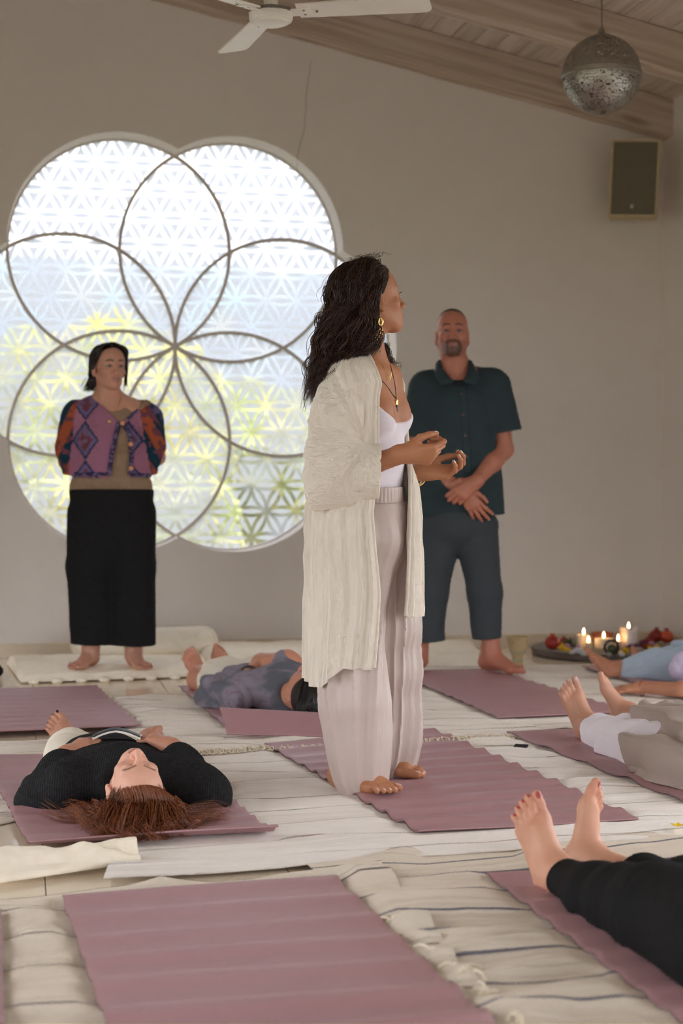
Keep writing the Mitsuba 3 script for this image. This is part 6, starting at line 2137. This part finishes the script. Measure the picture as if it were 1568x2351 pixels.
tray = thing('tray', 'large round slate tray with grey rim on the floor in the right corner', 'tray')
mat('slate', lambda p, n, uv: mix(mi.Color3f(*srgb(84, 74, 70)), mi.Color3f(*srgb(112, 102, 96)), fbm(p.x * 14, p.y * 14, p.z * 40, 3)), 0.6, 0.3)
mat('slate_top', lambda p, n, uv: mix(mi.Color3f(*srgb(150, 148, 142)), mi.Color3f(*srgb(108, 104, 98)), fbm(p.x * 18, p.y * 18, 0., 4)), 0.6, 0.3)
TC = np.array([1.455, 9.08, 0])
TZ = .042
put(tray, 'body', lathe([(0, .002), (.39, .002), (.405, .008), (.41, .02), (.41, TZ - .004), (.405, TZ)], 96, TC), 'slate', smooth=30)
put(tray, 'top', lathe([(.405, TZ), (.385, TZ + .002), (.0, TZ)], 96, TC), 'slate_top', smooth=30)


def on_tray(px, py):
    return G(px, py, TZ + .001)


mat('wax_cream', srgb(236, 214, 186), 0.5, 0.4)
mat('wax_white', srgb(232, 220, 218), 0.5, 0.4)
mat('wick', srgb(30, 24, 20), 0.9)
scene['flame_mat'] = {'type': 'diffuse', 'reflectance': rgb(0, 0, 0)}


def candle(label, px, py, rad, h, bs='wax_cream', flame=True, irregular=0.0, seed=0, fpx=0):
    c = on_tray(px, py)
    k = thing('candle', label, 'candle', group=None)
    n = 32
    zs = [0, 0.002, h * .5, h - .006, h - .001, h - .004, h - .008]
    rs = [rad * .98, rad, rad * 1.0, rad, rad * .95, rad * .85, 0]
    m = lathe([(0, 0)] + list(zip(rs, zs)), n, (0, 0, 0))
    if irregular:
        v = m.vertices
        a = np.arctan2(v[:, 1], v[:, 0])
        up = v[:, 2] > h * .8
        v[up, 2] += irregular * np.sin(a[up] * 2 + seed) * (np.hypot(v[up, 0], v[up, 1]) / rad) + irregular * .4 * np.sin(5 * a[up])
    m.apply_translation(c)
    put(k, 'wax', m, bs, smooth=30)
    t = c + [fpx * 9 / FPX, 0, h - .008]
    put(k, 'wick', tube(np.array([t, t + [0, 0, .012]]), .0012, 6), 'wick')
    if flame:
        fm = lathe([(0, 0), (.0045, .004), (.0068, .011), (.006, .02), (.0028, .03), (0, .036)], 16, t + [0, 0, .008])
        key = put(k, 'flame', fm, 'flame_mat', smooth=True, label='lit candle flame')
        scene[key]['emitter'] = {'type': 'area', 'radiance': rgb(2.6, 1.6, .7)}


candle('lit cream pillar candle at the left of the candles on the tray', 1336, 1486, .031, .070, fpx=4)
candle('small lit tea candle before the left pillar candle on the tray', 1351, 1490, .019, .036, fpx=0)
candle('wide lit cream candle in the middle of the tray', 1386, 1488, .050, .055, fpx=0)
candle('short lit cream candle left of the tall white candle', 1419, 1487, .026, .038, fpx=0)
candle('tall white candle with a melted uneven rim on the tray', 1449, 1487, .034, .105, 'wax_white', flame=False, irregular=.012, seed=1)
candle('lit pinkish pillar candle leaning against the tall white candle', 1438, 1484, .036, .098, 'wax_cream', irregular=.006, seed=3, fpx=5)
candle('thin unlit cream candle behind the left pillar candle', 1352, 1478, .020, .045, 'wax_cream', flame=False)

mat('pomegranate_red', lambda p, n, uv: mix(mi.Color3f(*srgb(150, 36, 32)), mi.Color3f(*srgb(196, 84, 52)), smoothstep(.4, .7, fbm(p.x * 22, p.y * 22, p.z * 22, 3))), 0.4, 0.5)
mat('pomegranate_dark', lambda p, n, uv: mix(mi.Color3f(*srgb(110, 24, 28)), mi.Color3f(*srgb(160, 48, 38)), fbm(p.x * 22, p.y * 22, p.z * 22, 3)), 0.4, 0.5)


def pomegranate(label, px, py, rad, bs, tilt=(0, 0)):
    c = on_tray(px, py) + [0, 0, rad * .94]
    k = thing('pomegranate', label, 'fruit')
    m = trimesh.creation.icosphere(4, rad)
    v = m.vertices
    a = np.arctan2(v[:, 1], v[:, 0])
    m.vertices = v * (1 + .03 * np.cos(a * 6) * (1 - (v[:, 2] / rad)**2))[:, None] * [1, 1, .94]
    m.apply_translation(c)
    put(k, 'fruit', m, bs, smooth=True)
    ms = []
    for i in range(6):
        g = i * math.pi / 3
        d = np.array([math.cos(g), math.sin(g), 0])
        o = c + [tilt[0] * rad, tilt[1] * rad, rad * .9]
        ms.append(tube(np.array([o + d * rad * .16, o + d * rad * .2 + [0, 0, rad * .18], o + d * rad * .34 + [0, 0, rad * .36]]), [rad * .12, rad * .1, rad * .03], 6))
    put(k, 'crown', cat(ms), bs, smooth=True)


pomegranate('large red and yellow pomegranate at the left end of the tray', 1268, 1491, .040, 'pomegranate_red')
pomegranate('small dark red pomegranate behind the large one at the left of the tray', 1294, 1484, .026, 'pomegranate_dark')
pomegranate('red pomegranate at the far right of the tray, right one of the pair', 1530, 1476, .038, 'pomegranate_red')
pomegranate('dark red pomegranate at the far right of the tray, left one of the pair', 1507, 1474, .038, 'pomegranate_dark')
pomegranate('small red pomegranate before the pair at the right of the tray', 1492, 1482, .028, 'pomegranate_dark')
mat('terracotta', lambda p, n, uv: mix(mi.Color3f(*srgb(196, 112, 82)), mi.Color3f(*srgb(170, 86, 60)), fbm(p.x * 30, p.y * 30, p.z * 30, 2)), 0.6)
bw = thing('bowl', 'terracotta bowl behind the wide candle on the tray', 'bowl')
put(bw, None, lathe([(0, 0), (.03, 0), (.05, .02), (.062, .05), (.064, .062), (.060, .060), (.045, .02), (0, .01)], 40, on_tray(1382, 1478)), 'terracotta', smooth=30)

mat('petal_yellow', srgb(226, 190, 40), 0.6)
mat('petal_purple', srgb(112, 44, 92), 0.6)
mat('petal_pink', srgb(206, 150, 190), 0.6)
mat('petal_rust', srgb(150, 60, 36), 0.6)
mat('flower_heart', srgb(150, 100, 30), 0.8)
mat('leaf_green', lambda p, n, uv: mix(mi.Color3f(*srgb(52, 66, 44)), mi.Color3f(*srgb(78, 92, 58)), fbm(p.x * 60, p.y * 60, p.z * 60, 2)), 0.55)


def flower(label, group, c, rad, bs, seed=0):
    r = np.random.default_rng(seed)
    k = thing('flower', label, 'flower', group=group)
    tilt = unit([r.normal(0, .35), -.5 + r.normal(0, .25), 1])
    f, s, u = frame(np.cross(tilt, [1, 0, 0]), tilt)
    ms = []
    for ring, (n, q, lift) in enumerate(((9, 1.0, .2), (7, .7, .7))):
        for i in range(n):
            a = 2 * math.pi * (i + .5 * ring) / n
            d = f * math.cos(a) + s * math.sin(a)
            e = np.cross(u, d)
            P = []
            for t in np.linspace(0, 1, 5):
                w = rad * .34 * math.sin(math.pi * (.12 + .8 * t))
                o = c + d * rad * q * t + u * (rad * lift * t * t + .004)
                P.append([o - e * w, o + u * .001, o + e * w])
            ms.append(sheet(np.array(P), .0012))
    put(k, 'petals', cat(ms), bs, smooth=True)
    h = trimesh.creation.icosphere(2, rad * .26)
    h.apply_translation(c + u * .007)
    put(k, 'heart', h, 'flower_heart', smooth=True)


for i, (px, py, rd, w) in enumerate([(1290, 1494, .022, 'largest yellow flower head touching the big pomegranate at the left of the tray'), (1302, 1499, .020, 'yellow flower head at the front left rim of the tray'), (1294, 1486, .018, 'yellow flower head half hidden between the two left pomegranates'),
                                     (1346, 1500, .018, 'yellow flower head before the small tea candle on the tray'), (1350, 1507, .014, 'small yellow flower head at the front rim beside the bare toes'), (1436, 1500, .022, 'large yellow flower head before the tall white candle'),
                                     (1449, 1497, .016, 'small yellow flower head right of the large one before the white candle'), (1492, 1494, .016, 'small yellow flower head left of the larger one near the right pomegranates'), (1508, 1493, .021, 'yellow flower head before the pair of pomegranates at the right of the tray'), (1520, 1497, .014, 'smallest yellow flower head at the right end of the tray')]):
    flower(w, 'yellow flower heads on the tray', on_tray(px, py) + [0, 0, .008], rd, 'petal_yellow', i)
for i, (px, py, rd, w) in enumerate([(1448, 1492, .022, 'purple flower head at the foot of the tall white candle'), (1462, 1489, .018, 'purple flower head just right of the tall white candle'), (1478, 1484, .026, 'largest purple flower head near the right pomegranates'), (1440, 1494, .016, 'small purple flower head behind the large yellow one'), (1470, 1494, .016, 'small purple flower head behind the grey stone')]):
    flower(w, 'purple flower heads on the tray', on_tray(px, py) + [0, 0, .010], rd, 'petal_purple', 20 + i)
for i, (px, py, rd, w) in enumerate([(1303, 1490, .016, 'pale pink flower head beside the green leaves on the tray'), (1496, 1486, .018, 'pale pink flower head before the right pomegranates'), (1326, 1493, .014, 'small pale pink flower head before the left pillar candle')]):
    flower(w, 'pink flower heads on the tray', on_tray(px, py) + [0, 0, .012], rd, 'petal_pink', 40 + i)
for i, (px, py, rd, w) in enumerate([(1484, 1492, .026, 'rust red flower head below the largest purple one'), (1414, 1496, .020, 'rust red flower head right of the braided ring ornament')]):
    flower(w, 'rust flower heads on the tray', on_tray(px, py) + [0, 0, .010], rd, 'petal_rust', 50 + i)
lv = thing('leaf_sprig', 'dark green leaf sprig beside the left pillar candle on the tray', 'leaves')
for i in range(9):
    r_ = np.random.default_rng(60 + i)
    c = on_tray(1312 + r_.normal(0, 5), 1486) + [0, 0, .004]
    d = unit([r_.normal(0, .8), r_.normal(0, .4), .9])
    e = unit(np.cross(d, [0, 1, .3]))
    P = [[c + d * .05 * t - e * .010 * math.sin(math.pi * (.08 + .9 * t)), c + d * .05 * t + [0, .002, 0], c + d * .05 * t + e * .010 * math.sin(math.pi * (.08 + .9 * t))] for t in np.linspace(0, 1, 6)]
    put(lv, 'leaf', sheet(np.array(P), .001), 'leaf_green', smooth=True)
mat('stone_grey', lambda p, n, uv: mix(mi.Color3f(*srgb(168, 164, 158)), mi.Color3f(*srgb(118, 112, 106)), fbm(p.x * 40, p.y * 40, p.z * 40, 3)), 0.6)
mat('quartz', srgb(196, 196, 204), 0.2, 0.6)


def stone(label, group, px, py, rad, bs, seed):
    k = thing('stone', label, 'stone', group=group)
    m = trimesh.creation.icosphere(3, 1.0)
    m.vertices *= (1 + .35 * (nfbm(m.vertices * 1.6, 2, seed) - .5))[:, None] * np.array([rad * 1.2, rad, rad * .75])
    m.apply_translation(on_tray(px, py) + [0, 0, rad * .62])
    put(k, None, m, bs, smooth=40)


for i, (px, py, rd, w) in enumerate([(1466, 1499, .022, 'largest grey stone before the tall white candle'), (1474, 1503, .014, 'small grey stone at the rim right of the larger grey stone'), (1398, 1507, .015, 'small grey stone before the braided ring ornament')]):
    stone(w, 'grey stones on the tray', px, py, rd, 'stone_grey', i)
for i, (px, py, rd, w) in enumerate([(1328, 1500, .022, 'largest pale crystal before the left pillar candle'), (1340, 1505, .016, 'pale crystal between the largest crystal and the bare toes'), (1314, 1501, .014, 'small pale crystal left of the largest crystal'), (1428, 1506, .014, 'small pale crystal before the large yellow flower at the tray rim')]):
    stone(w, 'crystals on the tray', px, py, rd, 'quartz', 10 + i)
om = thing('ornament', 'dark round ornament with a braided ring in the middle of the tray', 'ornament')
oc = on_tray(1404, 1502)
g = np.linspace(0, 2 * math.pi, 61)
put(om, 'ring', tube(oc + np.stack([.036 * np.cos(g), 0 * g, .036 + .036 * np.sin(g)], 1), .007 + .0015 * np.sin(g * 14), 10), 'leather_dark', smooth=True)
m = trimesh.creation.icosphere(3, .023)
m.apply_translation(oc + [0, -.004, .03])
put(om, 'ball', m, 'leaf_green', smooth=True)
pt_ = thing('flower', 'single yellow blossom lying on the white rug at the right edge', 'flower')
fc = G(1556, 1897, .036)
for i in range(5):
    a = i * 1.256
    d = np.array([math.cos(a), math.sin(a), .3])
    e = np.cross(UZ, d)
    P = [[fc + d * .02 * t - e * .007 * math.sin(math.pi * (.1 + .85 * t)), fc + d * .02 * t, fc + d * .02 * t + e * .007 * math.sin(math.pi * (.1 + .85 * t))] for t in np.linspace(0, 1, 5)]
    put(pt_, 'petal', sheet(np.array(P), .001), 'petal_yellow', smooth=True)

# ------------------------------------------------------------------ shrubs of the garden, seen through the film of the window
mat('shrub_leaf', lambda p, n, uv: mix(mi.Color3f(.44, .46, .20), mi.Color3f(.58, .54, .26), smoothstep(.35, .65, fbm(p.x * 2.2, p.y * 2.2, p.z * 2.2, 3))), 0.9, 0.1)
for i, (x, y, h, w) in enumerate([(-6.6, 23, 3.3, 1.7), (-4.6, 24.5, 3.0, 1.6), (-3.0, 22.5, 3.1, 1.5), (-1.4, 25, 2.3, 1.6), (0.6, 24, 1.9, 1.6), (-7.8, 20, 2.0, 1.3), (-5.2, 18.5, 1.3, 1.2), (-2.4, 18.5, 1.1, 1.3)]):
    k = thing('shrub', 'yellow-green garden shrub blurred behind the patterned flower window', 'shrub', group='garden shrubs behind the flower window')
    m = trimesh.creation.icosphere(5, 1.0)
    d = m.vertices
    m.vertices = d * (1 + .55 * (nfbm(d * 2.2 + i * 7, 3, i) - .5) + .3 * (nfbm(d * 9 + i, 2, i) - .5))[:, None] * [w, w * .8, h / 2 + .15] + [x, y, h / 2 - .15]
    put(k, None, m, 'shrub_leaf', smooth=False)
